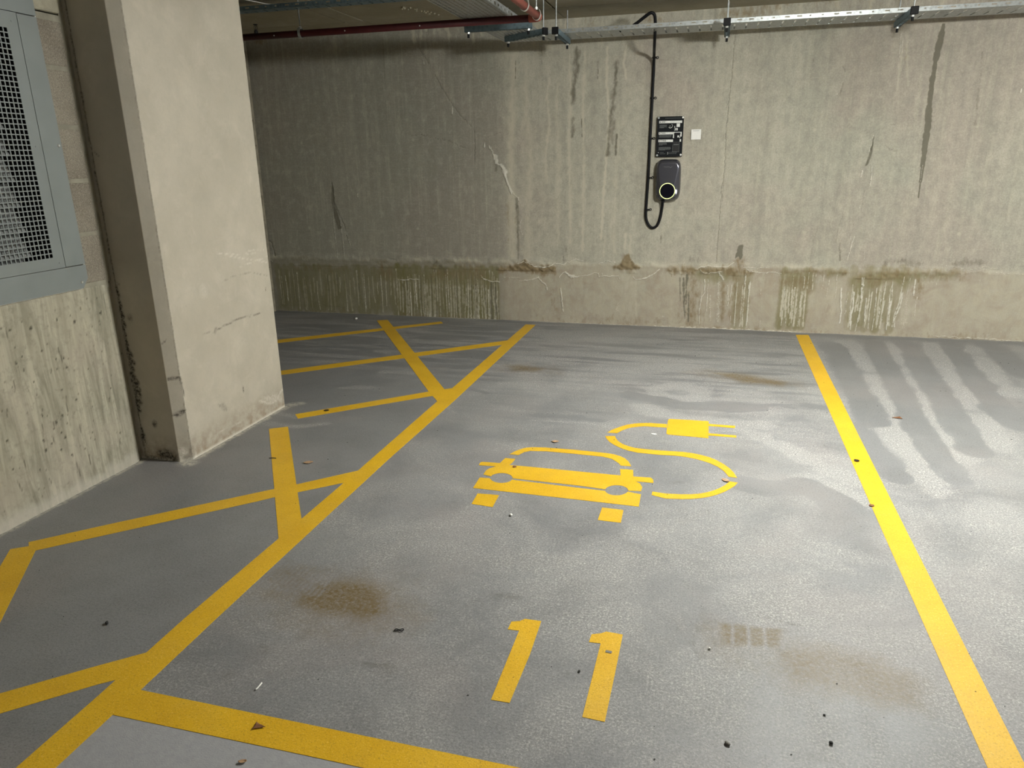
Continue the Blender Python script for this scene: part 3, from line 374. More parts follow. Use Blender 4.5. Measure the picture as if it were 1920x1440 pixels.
BROWN = [(0.05,0.9,[(-2.028,0.51),(-1.894,0.535),(-1.79,0.527),(-1.673,0.518),(-1.557,0.521),(-1.47,0.534)]),(0.05,0.8,[(-0.766,0.668),(-0.765,0.621)]),(0.1,0.6,[(-0.764,0.614),(-0.763,0.566)]),(0.03,0.7,[(-0.879,0.557),(-0.825,0.572),(-0.764,0.594),(-0.702,0.574),(-0.647,0.558)]),(0.04,0.35,[(-1.484,0.395),(-1.469,0.151)]),(0.06,0.3,[(-1.469,0.151),(-1.484,0.063)]),(0.05,0.7,[(-0.378,0.541),(-0.286,0.55),(-0.155,0.546),(-0.025,0.549),(0.103,0.552),(0.257,0.542),(0.358,0.538)]),(0.08,0.6,[(0.245,0.614),(0.251,0.535),(0.236,0.482)]),(0.012,0.6,[(-0.351,0.535),(-0.346,0.481)]),(0.012,0.6,[(-0.318,0.535),(-0.316,0.495)]),(0.1,0.45,[(-0.148,0.432),(-0.135,0.2),(-0.141,0.06)]),(0.03,0.6,[(0.124,0.439),(0.136,0.072)]),(0.05,0.5,[(0.227,0.428),(0.227,0.076)]),(0.05,0.55,[(0.287,0.483),(0.285,0.078)]),(0.05,0.25,[(-1.093,0.05),(-0.81,0.047),(-0.396,0.05),(-0.126,0.033)]),(0.04,0.5,[(0.634,0.544),(0.84,0.556),(1.056,0.552),(1.174,0.555)]),(0.09,0.55,[(0.666,0.454),(0.825,0.458)]),(0.09,0.5,[(1.272,0.521),(1.526,0.528),(1.613,0.555)]),(0.06,0.45,[(1.613,0.561),(1.86,0.561),(2.059,0.56)]),(0.05,0.5,[(1.74,0.496),(1.755,0.345)]),(0.05,0.35,[(-4.324,0.488),(-4.018,0.481),(-3.747,0.48),(-3.689,0.461)]),(0.08,0.45,[(-3.337,0.456),(-3.164,0.447)]),(0.1,0.45,[(-2.739,0.444),(-2.38,0.465),(-2.219,0.431)]),(0.05,0.3,[(-2.375,0.594),(-2.379,0.491)]),(0.03,0.3,[(-1.921,1.156),(-1.937,0.774)]),(0.03,0.3,[(-1.851,1.1),(-1.864,0.658)]),(0.03,0.2,[(1.385,2.436),(1.444,2.078)]),(0.06,0.5,[(-3.987,3.005),(-4.498,2.703)])]
COMB = [(-4.561,-3.146,0.47,0.026,0.55,30.0),(-3.146,-2.041,0.498,-0.028,0.75,40.0),(-3.056,-2.746,0.353,-0.018,0.5,8.0),(-2.409,-2.052,0.317,-0.024,0.9,16.0),(0.629,0.855,0.539,0.051,0.8,12.0),(0.629,0.855,0.404,0.051,0.6,6.0),(1.196,1.625,0.583,0.066,0.45,10.0),(1.24,1.583,0.4,0.056,0.65,6.0),(0.235,0.347,0.489,0.031,0.5,4.0)]
DAMP = [(0.021,(1.649,2.514)),(0.032,(1.646,2.453)),(0.048,(1.641,2.384)),(0.037,(1.631,2.268)),(0.032,(1.626,2.111)),(0.037,(1.631,1.91)),(0.048,(1.641,1.779)),(0.043,(1.643,1.622)),(0.032,(1.647,1.454)),(0.016,(1.648,1.326)),(0.006,(1.65,1.197))]
PILL = [(0.006,0.7,[(3.428,0.65),(3.531,0.663),(3.667,0.675),(3.891,0.661)]),(0.005,0.4,[(3.31,0.66),(3.428,0.647)]),(0.004,0.35,[(3.547,0.91),(3.681,0.93),(3.839,0.922),(3.989,0.88)]),(0.02,0.5,[(3.439,0.66),(3.428,0.647)]),(0.008,0.7,[(3.611,0.262),(3.61,0.23)]),(0.008,0.7,[(3.959,0.806),(3.955,0.788)]),(0.02,0.35,[(3.366,0.234),(3.429,0.182)]),(0.004,0.4,[(3.088,1.095),(3.112,0.876),(3.09,0.326),(3.084,0.003)]),(0.03,0.4,[(3.105,0.066),(3.101,0.008)]),(0.006,0.6,[(3.081,0.497),(3.092,0.421)]),(0.012,0.6,[(3.079,0.347),(3.095,0.327)])]
PILW = [(0.005,0.5,[(3.541,1.073),(3.742,1.039),(3.903,1.035)]),(0.005,0.5,[(3.642,1.045),(4.001,0.961)]),(0.004,0.5,[(3.728,0.972),(4.068,0.999)]),(0.006,0.4,[(3.825,1.054),(3.989,1.041)]),(0.05,0.25,[(3.383,0.897),(3.382,0.876)]),(0.03,0.4,[(3.806,0.135),(3.975,0.067)]),(0.004,0.5,[(3.349,0.068),(3.539,0.062)])]
PITS = [(2.676,0.862),(2.77,0.832),(2.819,0.886),(2.931,0.844),(2.431,0.867),(2.534,0.855),(2.562,0.74),(2.457,0.744),(2.628,0.684),(2.671,0.68),(2.675,0.631),(2.715,0.6),(2.83,0.607),(2.624,0.533),(2.694,0.462),(2.91,0.453),(2.888,0.406),(2.491,0.546),(2.503,0.471),(2.493,0.45),(2.598,0.413),(2.629,0.406),(2.668,0.402),(2.542,0.362),(2.558,0.392),(2.576,0.332),(2.59,0.3),(2.476,0.327),(2.513,0.297),(2.555,0.249),(2.476,0.281),(2.686,0.205),(2.606,0.203),(2.452,0.19),(2.298,0.261),(2.301,0.395),(2.487,0.617),(2.423,0.72),(2.453,0.679),(2.671,0.648),(2.916,0.202),(2.308,0.533),(3.046,0.603)]
SIGN = [(-0.533,1.892),(-0.309,1.893),(-0.306,1.558),(-0.533,1.555)]
STICK = [(-0.237,1.781),(-0.153,1.781),(-0.153,1.696),(-0.239,1.698)]
CHG = [(-0.52,1.534),(-0.319,1.531),(-0.32,1.175),(-0.523,1.175),(-0.425,1.26)]
CABLE = [(-0.586,2.518),(-0.584,2.413),(-0.589,1.98),(-0.592,1.712),(-0.595,1.438),(-0.601,1.203),(-0.605,1.07),(-0.598,1.003),(-0.571,0.95),(-0.536,0.928),(-0.498,0.95),(-0.473,1.023),(-0.466,1.099),(-0.469,1.165)]
CLIP = [(-0.582,2.379),(-0.587,2.051),(-0.585,1.715),(-0.583,1.377),(-0.592,1.094)]
OPOLY = [(0.5,[(0.632,0.564),(0.899,0.57),(0.91,0.395),(0.648,0.387)]),(0.45,[(0.97,0.578),(1.171,0.583),(1.178,0.519),(1.012,0.515)]),(0.5,[(1.179,0.506),(1.29,0.56),(1.609,0.592),(1.737,0.558),(1.657,0.392),(1.532,0.477),(1.425,0.411),(1.287,0.387),(1.188,0.429)]),(0.4,[(1.611,0.574),(2.056,0.584),(2.02,0.528),(1.755,0.509),(1.623,0.48)]),(0.4,[(-0.155,0.553),(0.129,0.559),(0.371,0.532),(0.364,0.459),(-0.018,0.435),(-0.151,0.485)]),(0.42,[(-4.543,0.483),(-3.687,0.488),(-3.728,0.035),(-4.57,0.018)]),(0.35,[(-3.689,0.461),(-3.366,0.455),(-3.399,0.033),(-3.728,0.035)]),(0.5,[(-3.364,0.482),(-2.878,0.467),(-2.885,0.348),(-3.375,0.334)]),(0.55,[(-2.878,0.467),(-2.378,0.53),(-2.057,0.473),(-2.074,0.319),(-2.887,0.321)]),(0.25,[(-3.375,0.334),(-2.074,0.319),(-2.081,0.03),(-3.399,0.033)])]
BPOLY = [(0.9,[(-0.767,0.686),(-0.743,0.676),(-0.724,0.635),(-0.689,0.591),(-0.627,0.562),(-0.687,0.536),(-0.824,0.533),(-0.886,0.553),(-0.832,0.588),(-0.802,0.641),(-0.787,0.675)]),(0.55,[(0.237,0.68),(0.267,0.667),(0.272,0.595),(0.318,0.566),(0.155,0.546),(0.202,0.594),(0.218,0.647)]),(0.8,[(-1.938,0.538),(-1.834,0.56),(-1.797,0.601),(-1.76,0.618),(-1.716,0.581),(-1.629,0.541),(-1.484,0.525),(-1.63,0.488),(-1.85,0.489),(-2.029,0.503)])]
DPOLY = [(1.0,[(0.261,0.786),(0.272,0.756),(0.267,0.706),(0.258,0.66),(0.237,0.68),(0.211,0.656),(0.216,0.699),(0.232,0.738)]),(0.7,[(-3.797,1.354),(-3.777,1.306),(-3.785,1.168),(-3.754,1.05),(-3.719,0.898),(-3.77,0.876),(-3.805,1.023),(-3.82,1.184)]),(0.7,[(1.243,1.702),(1.251,1.652),(1.253,1.551),(1.23,1.464),(1.204,1.449),(1.224,1.537),(1.234,1.616)])]


# ================================================================ SETTING
def build_backwall():
    us = axis([(-4.75, -4.6, .05), (-4.6, 2.8, .006), (2.8, 9.2, .1)]); vs = axis([(-0.05, 0.78, .0055), (0.78, 2.84, .009)])
    nu, nv = len(us), len(vs); U, V = np.meshgrid(us, vs)
    mk = {n: Mask(us, vs) for n in 'WDBLCO'}
    for w, kk, p in WHITE:
        up = abs(p[-1][1]-p[0][1]) > 2*abs(p[-1][0]-p[0][0])
        mk['W'].stroke(p, w*.8, kk*.95, .0011 if up else max(w*.25, .0035), .6, .28 if up else .5)
    for w, kk, p in LIME: mk['L'].stroke(p, w, kk, w*.12, .8)
    for w, kk, p in DARK: mk['D'].stroke(p, w*1.1, kk*1.3, w*.12, .8)
    for w, kk, p in BROWN: mk['B'].stroke(p, w, kk, w*.18, .9)
    for w, kk, p in CRACK: mk['C'].stroke(p, w*.75, kk*.75, .003, .5)
    for a, b, top, bot, kk, n in COMB:
        n = int(n); m = Mask(us, vs)
        # olive sheet that has run down in fingers
        nn = max(3, int((b-a)/0.045))
        for i in range(nn):
            x = a+(b-a)*(i+.5)/nn; t = top+RNG.uniform(-.03, .03); bo = bot+RNG.uniform(0, .12)*(RNG.random() > .5)
            m.stroke([(x, t), (x+RNG.normal()*.004, (t+bo)/2), (x+RNG.normal()*.008, bo)], (b-a)/nn*1.5, kk*RNG.uniform(.65, 1.0), .002, .3, .12)
        mk['O'].m = np.maximum(mk['O'].m, m.m)
    for a, b, top, bot, kk, n in COMB:
        n = int(n*(1.0 if b-a > .6 else .85))
        for i in range(n):
            x = a+(b-a)*(i+RNG.uniform(.1, .9))/n; t = top-RNG.uniform(0, .14); bo = bot+RNG.uniform(0, .20)*(RNG.random() > .5)
            P = [(x, t), (x+RNG.normal()*.003, (t+bo)/2), (x+RNG.normal()*.006, bo)]; ww = RNG.uniform(.006, .013)
            mk['O'].stroke(P, ww, 0, .001, .3)
            mk['L'].stroke(P, ww, RNG.uniform(.7, 1.), .001, .25)
            Om = Mask(us, vs)
            a_, b_, c_, d_ = Om.win(x-.03, x+.03, bo, t); sub = mk['L'].m[c_:d_, a_:b_]; mk['O'].m[c_:d_, a_:b_] *= (1-sub*.9)
            if RNG.random() < .25: mk['W'].stroke(P, .0055, RNG.uniform(.35, .6), .001, .3)
            if RNG.random() < .3 and x < -1.9: mk['D'].stroke([(px+.011, pz) for px, pz in P], .008, RNG.uniform(.3, .6), .001, .4)
    for kk, p in OPOLY: mk['O'].poly(p, kk+.12, .035)
    for kk, p in BPOLY: mk['B'].poly(p, kk, .012)
    for kk, p in DPOLY: mk['D'].poly(p, kk, .006)
    # long wet streak
    for (w0, p0), (w1, p1) in zip(DAMP[:-1], DAMP[1:]): mk['D'].stroke([p0, p1], (w0+w1)/2, .85, .0015, .25, .1)
    # thin seepage runs under the top edge
    for i in range(40):
        x = RNG.uniform(-4.4, 2.6); L_ = RNG.uniform(.05, .5)
        mk['D'].stroke([(x, 2.74), (x+RNG.normal()*.01, 2.74-L_)], RNG.uniform(.006, .02), RNG.uniform(.1, .35), .002, .7)
    for i in range(60):
        x = RNG.choice([RNG.uniform(-2.9, -1.2), RNG.uniform(-.6, 2.6)]); mk['L'].stroke([(x, 2.75), (x+RNG.normal()*.01, 2.75-RNG.uniform(.03, .16))], RNG.uniform(.01, .035), RNG.uniform(.2, .6), .004, .7)
    mk['B'].m = np.maximum(mk['B'].m, (.55*((V-2.62)/.06).clip(0, 1)*vnoise(U, V, 5, 12, 3)*(U > -1.2)).astype(np.float32))
    # tie hole plugs
    for x in np.arange(-4.1, 2.7, 1.22):
        for z in (.9, 1.75): mk['L'].blob(x, z, .016, .016, .35)
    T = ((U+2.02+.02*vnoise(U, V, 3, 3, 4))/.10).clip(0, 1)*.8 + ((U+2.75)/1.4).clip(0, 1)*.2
    S = ((.575+.03*vnoise(U, V, 6, 2, 11)+.02*vnoise(U, V, 25, 5, 12)-V)/.03).clip(0, 1)
    band = np.exp(-((V-.585-.02*vnoise(U, V, 4, 1, 5))/.035)**2)
    mk['L'].m = np.maximum(mk['L'].m, (band*.45*vnoise(U, V, 7, 12, 6)).astype(np.float32))
    low = ((.10-V)/.10).clip(0, 1); mk['B'].m = np.maximum(mk['B'].m, (low*.5*vnoise(U, V, 9, 14, 8)).astype(np.float32))
    # surface relief: horizontal lip where the kicker meets the wall, crusts on top of it
    off = -.006*S*(1-((.52-V)/.08).clip(0, 1)*.4) - .010*band*vnoise(U, V, 11, 20, 9) - .006*mk['W'].m*(vnoise(U, V, 60, 60, 10)+.3)
    off -= .018*mk['B'].m*(V < .62)*(V > .5)*vnoise(U, V, 40, 40, 14)
    off += .004*(mk['C'].m > .3)
    co = np.stack([U, YW+off, V], 2)
    me = gridmesh('wall_back', co[:, ::1], nv, nu, {'stain_a': (mk['W'].m, mk['D'].m, mk['B'].m, mk['L'].m), 'stain_b': (mk['C'].m, mk['O'].m, T, S)})
    o = link('wall_back', me, M_WALL); tag(o, 'back wall of stained grey concrete with a seepage line near its foot', kind='structure')
    bm = bmesh.new(); box(bm, -4.75, 9.2, YW+.03, YW+.25, -.05, 2.84); b = obj('wall_back_core', bm, M_PLAINWALL, o)
build_backwall()

FRONT_Y = 1.39
def build_floor():
    us = axis([(-6.4, -4.7, .1), (-4.7, 3.6, .0105), (3.6, 9.2, .15)]); vs = axis([(-7.2, 1.0, .12), (1.0, 6.98, .0105)])
    nu, nv = len(us), len(vs); U, V = np.meshgrid(us, vs)
    mk = {n: Mask(us, vs) for n in 'KBPGJ'}
    inbay = ((U > -1.67) & (V > FRONT_Y)).astype(np.float32)
    S = .10+.90*inbay*(.62+.38*((3.4-V)/1.2).clip(0, 1))
    S = np.where(V < FRONT_Y, .05, S)
    S *= (.6+.4*vnoise(U, V, .9, .9, 21)*1.2)*(.72+.28*((V-1.9)/.7).clip(0, 1))  # last factor also darkens the floor towards the near end
    A = (V < FRONT_Y+.01).astype(np.float32)*(U > -1.66)
    H = ((V-4.3)/1.4).clip(0, 1)*(1-((U-.75)/.25).clip(0, 1)*.75)
    H = np.maximum(H*.9, .25*((V-3.3)/1).clip(0, 1))
    for p in FSWIRL: mk['K'].stroke(p, .13, .9, .010, .12, .25)
    for p in FLIGHT: mk['P'].stroke(p, .09, .55, .014, .3, .4)
    for i in range(60):   # short arcs left by the roller
        x = RNG.uniform(-4, 2.8); y = RNG.uniform(3.6, 6.8); L_ = RNG.uniform(.15, .6)
        mk['P' if RNG.random() < .6 else 'K'].stroke([(x, y), (x+L_*.6, y+RNG.normal()*.03), (x+L_, y+RNG.normal()*.05)], RNG.uniform(.015, .06), RNG.uniform(.2, .6), .004, .4)
    ks = (.95, .75, .62, .8, .85, .45)
    for p, kk in zip(FSTAIN, ks): mk['B'].poly(p, kk, .05 if kk != .75 else .015)
    mk['B'].poly([(-1.62, 2.0), (-1.6, 2.28), (-1.0, 2.26), (-.9, 2.0), (-.98, 1.88), (-1.3, 1.84)], .33, .09)
    mk['B'].poly([(.05, 2.3), (.45, 2.25), (.72, 2.17), (.70, 1.93), (.35, 1.95), (.03, 2.08)], .26, .06)
    mk['B'].poly([(-.2, 5.45), (.1, 5.55), (.7, 5.38), (.7, 5.15), (.1, 5.2)], .3, .08); mk['B'].poly([(-1.6, 5.4), (-1.1, 5.38), (-1.0, 5.15), (-1.55, 5.1)], .3, .08)
    # tread bars in the tyre marks
    B = mk['B'].m
    tr = (np.abs(((U-.155)/.05) % 1-.5) > .40) & (U > .13) & (U < .30) & (V > 2.16) & (V < 2.30); B[tr] *= .25
    tr = ((((U-V*.15)/.022) % 1) > .6) & (U < -1.33) & (U > -1.65) & (V > 2.08) & (V < 2.32); B[tr] *= .4
    for x, y in ((-.35, 1.9), (-.9, 1.75), (-1.4, 1.62), (-1.35, 1.75), (.35, 1.72), (.5, 1.6), (-.62, 2.25), (-.1, 3.4)):
        mk['G'].stroke([(x, y), (x+RNG.normal()*.03, y+RNG.normal()*.02)], .03, .3, .004, 1.)
    mk['G'].stroke([(.25, 2.35), (.32, 2.33), (.38, 2.32)], .006, .6); mk['G'].stroke([(-1.0, 1.78), (-.96, 1.77), (-.93, 1.785)], .012, .5)
    for p in ([(.04, 2.25), (.02, 2.15), (.05, 2.05)], [(.1, 2.28), (.08, 2.2), (.1, 2.14)], [(.04, 2.25), (.1, 2.28)]): mk['G'].stroke(p, .006, .3)
    # pale skirt where the coating meets walls
    mk['J'].m = np.maximum(mk['J'].m, (((V-6.905-.02*vnoise(U, V, 8, 1, 31))/.02).clip(0, 1)*.8*vnoise(U, V, 9, 3, 32)*1.3).clip(0, 1).astype(np.float32))
    mk['J'].stroke([(-2.955, -1), (-2.955, 3.05)], .025, .7, .003); mk['J'].stroke([(-2.68, 3.1), (-2.68, 4.04)], .035, .8, .003); mk['J'].stroke([(-2.74, 3.06), (-2.67, 3.05)], .05, .9, .006); mk['J'].stroke([(-2.68, 4.05), (-2.60, 4.10)], .05, .6, .01)
    mk['G'].stroke([(-2.95, 3.055), (-2.76, 3.055)], .02, .8, .002)
    edge = ((V-6.72)/.12).clip(0, 1)*(U > -1.2); mk['K'].m = np.maximum(mk['K'].m, (edge*.35).astype(np.float32))
    Z = .0*U
    me = gridmesh('floor', np.stack([U, V, Z], 2), nv, nu, {'wear_tone_a': (S, mk['K'].m, mk['B'].m, mk['P'].m), 'wear_b': (A, mk['G'].m, mk['J'].m, H)})
    o = link('floor', me, M_FLOOR); tag(o, 'grey coated car park floor with worn patches and brown tyre stains', kind='structure')
build_floor()

def build_ceiling():
    bm = bmesh.new()
    xs = [-6.2, -4.6, -3.26, -3.07, -1.375, 1.05, 3.5, 5.9, 9.2]; ys = [-7.2, -4.4, -2.0, .4, 2.8, 5.22, 6.45]
    r = random.Random(3)
    for i in range(len(xs)-1):
        for j in range(len(ys)-1):
            d = r.uniform(-.006, .006); g = .007
            box(bm, xs[i]+g, xs[i+1]-g, ys[j]+g, ys[j+1]-g, ZC+d, ZC+.09, .003, 1)
        box(bm, xs[i]+.004, xs[i+1]-.004, 6.46, 7.2, ZC+.006+r.uniform(-.002, .002), ZC+.09)
    box(bm, -6.2, 9.2, -7.2, 7.2, ZC+.085, ZC+.2)
    # blobs of grout squeezed out along a joint
    for i in range(26):
        t = i/25; x = -2.17+.17*t+r.uniform(-.03, .03); y = 6.0+.42*t+r.uniform(-.03, .03)
        bmesh.ops.create_icosphere(bm, subdivisions=1, radius=r.uniform(.004, .012), matrix=Matrix.Translation((x-.35, y-.05, ZC)))
    o = obj('ceiling', bm, M_CEIL); tag(o, 'low concrete ceiling with board joints', kind='structure')
    bm = bmesh.new(); box(bm, -6.2, 9.2, -7.2, 6.94, ZC+.016, ZC+.08); obj('joint_shade_slab', bm, M_JOINT, o)  # dark slab above the boards stands in for shade in the gaps
build_ceiling()

def grid_surface(path, zs, strokes_D, strokes_W, strokes_B, name, mat, label, relief=None):
    """vertical surface following an (x,y) path; returns object"""
    s = [0.0]
    for a, b in zip(path[:-1], path[1:]): s.append(s[-1]+math.hypot(b[0]-a[0], b[1]-a[1]))
    us = np.unique(np.concatenate([np.arange(0, s[-1], .006), np.array(s)])); px = np.interp(us, s, [p[0] for p in path]); py = np.interp(us, s, [p[1] for p in path])
    nu, nv = len(us), len(zs); U, V = np.meshgrid(us, zs)
    D = Mask(us, zs); W = Mask(us, zs); B = Mask(us, zs)
    for w, kk, p in strokes_D: D.stroke(p, w, kk, w*.2)
    for w, kk, p in strokes_W: W.stroke(p, w, kk, w*.2)
    for w, kk, p in strokes_B: B.stroke(p, w, kk, w*.05, .15, .05)
    X = np.tile(px, (nv, 1)); Y = np.tile(py, (nv, 1)); Zz = V.copy()
    if relief: X, Y, Zz = relief(X, Y, Zz, U)
    me = gridmesh(name, np.stack([X, Y, Zz], 2), nv, nu, {'stain_a': (W.m, D.m, B.m, B.m*0)})
    o = link(name, me, mat)
    for p in me.polygons: pass
    return o
def build_pillar():
    path = [(-3.2, 3.056), (-2.737, 3.056), (-2.685, 3.101), (-2.685, 4.02), (-2.70, 4.035), (-3.2, 4.035)]
    s1 = .463; s2 = s1+math.hypot(.052, .045); f = lambda y: s2+(y-3.101)
    D = [(w, kk, [(f(y), z) for y, z in p]) for w, kk, p in PILL if min(y for y, z in p) > 3.09]
    D += [(.004, .5, [(s2-.001, z) for z in np.arange(.0, 2.7, .3)])]
    D += [(.014, .9, [(s1+.005, .27), (s2-.004, .285)]), (.010, .8, [(s1+.012, .47), (s2, .475), (s2+.004, .42), (s2+.006, .37)]), (.008, .7, [(s1+.004, .66), (s1+.03, .68)])]
    fx = lambda x: x+3.2
    # peeled sealant running down the inner corner, small plugs, scuffed foot
    D += [(.018, 1., [(fx(-2.952), z0), (fx(-2.947+d), z0-.05)]) for z0, d in ((.96, 0), (.90, .004), (.85, .004), (.80, .008), (.75, .004), (.70, .004), (.64, .012), (.60, .02), (.56, .006), (.49, .022), (.45, .03), (.42, .026), (.38, .016), (.33, .006), (.18, .006), (.14, .01))]
    D += [(.007, .8, [(fx(-2.955), 2.7), (fx(-2.955), 0)]), (.02, .5, [(fx(-2.9), .80), (fx(-2.9), .79)]), (.018, .8, [(fx(-2.862), .205), (fx(-2.858), .215)]), (.006, .6, [(fx(-2.94), .975), (fx(-2.93), .97)]), (.005, .6, [(fx(-2.94), 1.62), (fx(-2.92), 1.60)]), (.007, .6, [(fx(-2.885), 1.71), (fx(-2.885), 1.70)]), (.007, .6, [(fx(-2.88), 2.29), (fx(-2.87), 2.29)])]
    D += [(.04, 1., [(fx(-2.85), .035), (fx(-2.80), .03), (fx(-2.77), .015)]), (.015, .9, [(fx(-2.955), .01), (fx(-2.76), .004)]), (.03, .5, [(s1+.03, .02), (s2, .025)])]
    W = [(w, kk, [(f(y), z) for y, z in p]) for w, kk, p in PILW] + [(.02, .6, [(s1+.02, .06), (s1+.03, .05)]), (.03, .5, [(s1, .012), (s2+.01, .01)])]
    W += [(.012, .5, [(f(y), .10+.03*math.sin(y*19)), (f(y+.03), .10+.03*math.sin(y*19+.4))]) for y in np.arange(3.75, 4.0, .03)]
    B = [(.05, .15, [(s1+.034, 2.7), (s1+.034, 0)])]
    o = grid_surface(path, axis([(-.02, 2.80, .009)]), D, W, B, 'concrete_pillar', M_PILLAR, '')
    tag(o, 'broad smooth concrete pillar with a chamfered edge beside the grey vent', 'pillar')
build_pillar()

def build_left():
    # pitted concrete kerb wall under the vent
    D = []; r = random.Random(5)
    for i, (y, z) in enumerate(PITS):
        D.append((r.uniform(.005, .009), 1., [(y+.3, z), (y+.3+r.uniform(-.003, .003), z+r.uniform(-.005, .005))]))
    for i in range(220): y = r.uniform(1.0, 2.95); z = r.uniform(.05, .95); D.append((.0045, r.uniform(.4, .9), [(y+.3, z), (y+.3+.001, z+.002)]))
    D += [(.004, .6, [(y0+.3, z0), (y0+.3+r.uniform(-.01, .01), z0-r.uniform(.02, .08))]) for y0, z0 in [(r.uniform(1.9, 2.98), r.uniform(.1, .9)) for _ in range(26)]]
    W = [(.05, .5, [(y0+.3, .015), (y0+.3+.1, .015)]) for y0 in np.arange(1.0, 3.0, .1)]
    # path: from y=-.3 (hidden) to the rounded right end
    path = [(XL, -.3), (XL, 2.985), (XL-.003, 3.003), (XL-.010, 3.022), (XL-.020, 3.042), (XL-.026, 3.056)]
    zs = np.concatenate([axis([(-.02, .985, .008)]), [.992, .997, .998]])
    D2 = [(w, kk, [(u+0.0, z) for u, z in p]) for w, kk, p in D]
    def relief(X, Y, Z, U):
        top = (Z >= .99); n = vnoise(U, Z, 14, 3, 41)
        Z = np.where(Z > .9, Z+(n-.5)*.012, Z); k = ((Z-.975)/.02).clip(0, 1)
        X = X-.02*k; X[-1, :] -= .2
        return X, Y, Z
    o = grid_surface(path, zs, D2, W, [], 'wall_left', M_UP, '', relief)
    tag(o, 'pitted board-marked concrete kerb wall below the grey vent', kind='structure')
    # blockwork right of the vent
    bm = bmesh.new()
    zj = [.992, 1.237, 1.488, 1.732, 1.989, 2.198]
    for a, b in zip(zj[:-1], zj[1:]): box(bm, XL-.15, XL, 2.78, 3.016, a+.007, b-.010, .007, 2)
    c = obj('trim_1', bm, M_BLOCK); tag(c, 'rough concrete blocks between the vent and the pillar', kind='structure')
    bm = bmesh.new()
    box(bm, XL-.15, XL-.0035, 2.78, 3.02, .96, 2.215, .0)
    P = [(XL-.1, 3.0), (XL-.004, 3.012), (XL-.003, 3.026), (XL-.008, 3.040), (XL-.016, 3.050), (XL-.018, 3.058), (XL-.15, 3.058)]
    prism(bm, P, .99, ZC)
    c = obj('trim_2', bm, M_MORTAR); tag(c, 'mortar fillet closing the gap between blockwork and pillar', kind='structure')
    bm = bmesh.new(); box(bm, XL-.15, XL+.004, -7.0, 3.02, 2.222, ZC+.02, .012, 2)
    c = obj('trim_3', bm, M_LINTEL); tag(c, 'pale concrete lintel above the vent', kind='structure')
    bm = bmesh.new(); box(bm, XL-.15, XL-.002, -7.2, 1.62, .975, 2.23); box(bm, XL-.15, XL-.001, -7.2, -.29, -.02, .97)
    box(bm, XL-.65, XL-.45, -7.2, 4.03, -.02, ZC+.02); box(bm, XL-.5, XL-.08, -7.2, 3.05, -.02, .9)
    c = obj('wall_left_rear', bm, M_FARWALL); tag(c, 'plain wall running on past the vent', kind='structure')
    # wall beyond the pillar, set back
    bm = bmesh.new(); box(bm, -4.62, -3.1, 3.85, 4.035, -.02, ZC+.02); box(bm, -6.3, -4.61, 3.85, 4.035, -.02, ZC+.02)
    c = obj('wall_return', bm, M_FARWALL); tag(c, 'return wall behind the pillar', kind='structure')
    bm = bmesh.new(); z = 0
    box(bm, -4.8, -4.612, 4.03, 6.99, -.02, ZC+.02)
    zz = [-.02, .22, .47, .72, .97, 1.22, 1.47, 1.72, 1.97, 2.22, 2.47, 2.69]
    for a, b in zip(zz[:-1], zz[1:]):
        box(bm, -4.75, -4.585, 4.03, 5.2, a+.005, b-.005, .01, 2); box(bm, -4.75, -4.585, 5.21, 6.3, a+.005, b-.005, .01, 2); box(bm, -4.75, -4.585, 6.31, 6.92, a+.005, b-.005, .02, 3)
    c = obj('wall_alcove', bm, M_FARWALL); tag(c, 'pale block wall closing the alcove left of the back wall', kind='structure')
build_left()

bm = bmesh.new(); box(bm, 9.0, 9.2, -7.2, 7.2, -.02, ZC+.05); o = obj('wall_right', bm, M_PLAINWALL); tag(o, 'plain concrete wall far to the right', kind='structure')
bm = bmesh.new(); box(bm, -6.3, 9.2, -7.2, -7.0, -.02, ZC+.05); o = obj('wall_front', bm, M_PLAINWALL); tag(o, 'plain concrete wall behind the viewpoint', kind='structure')

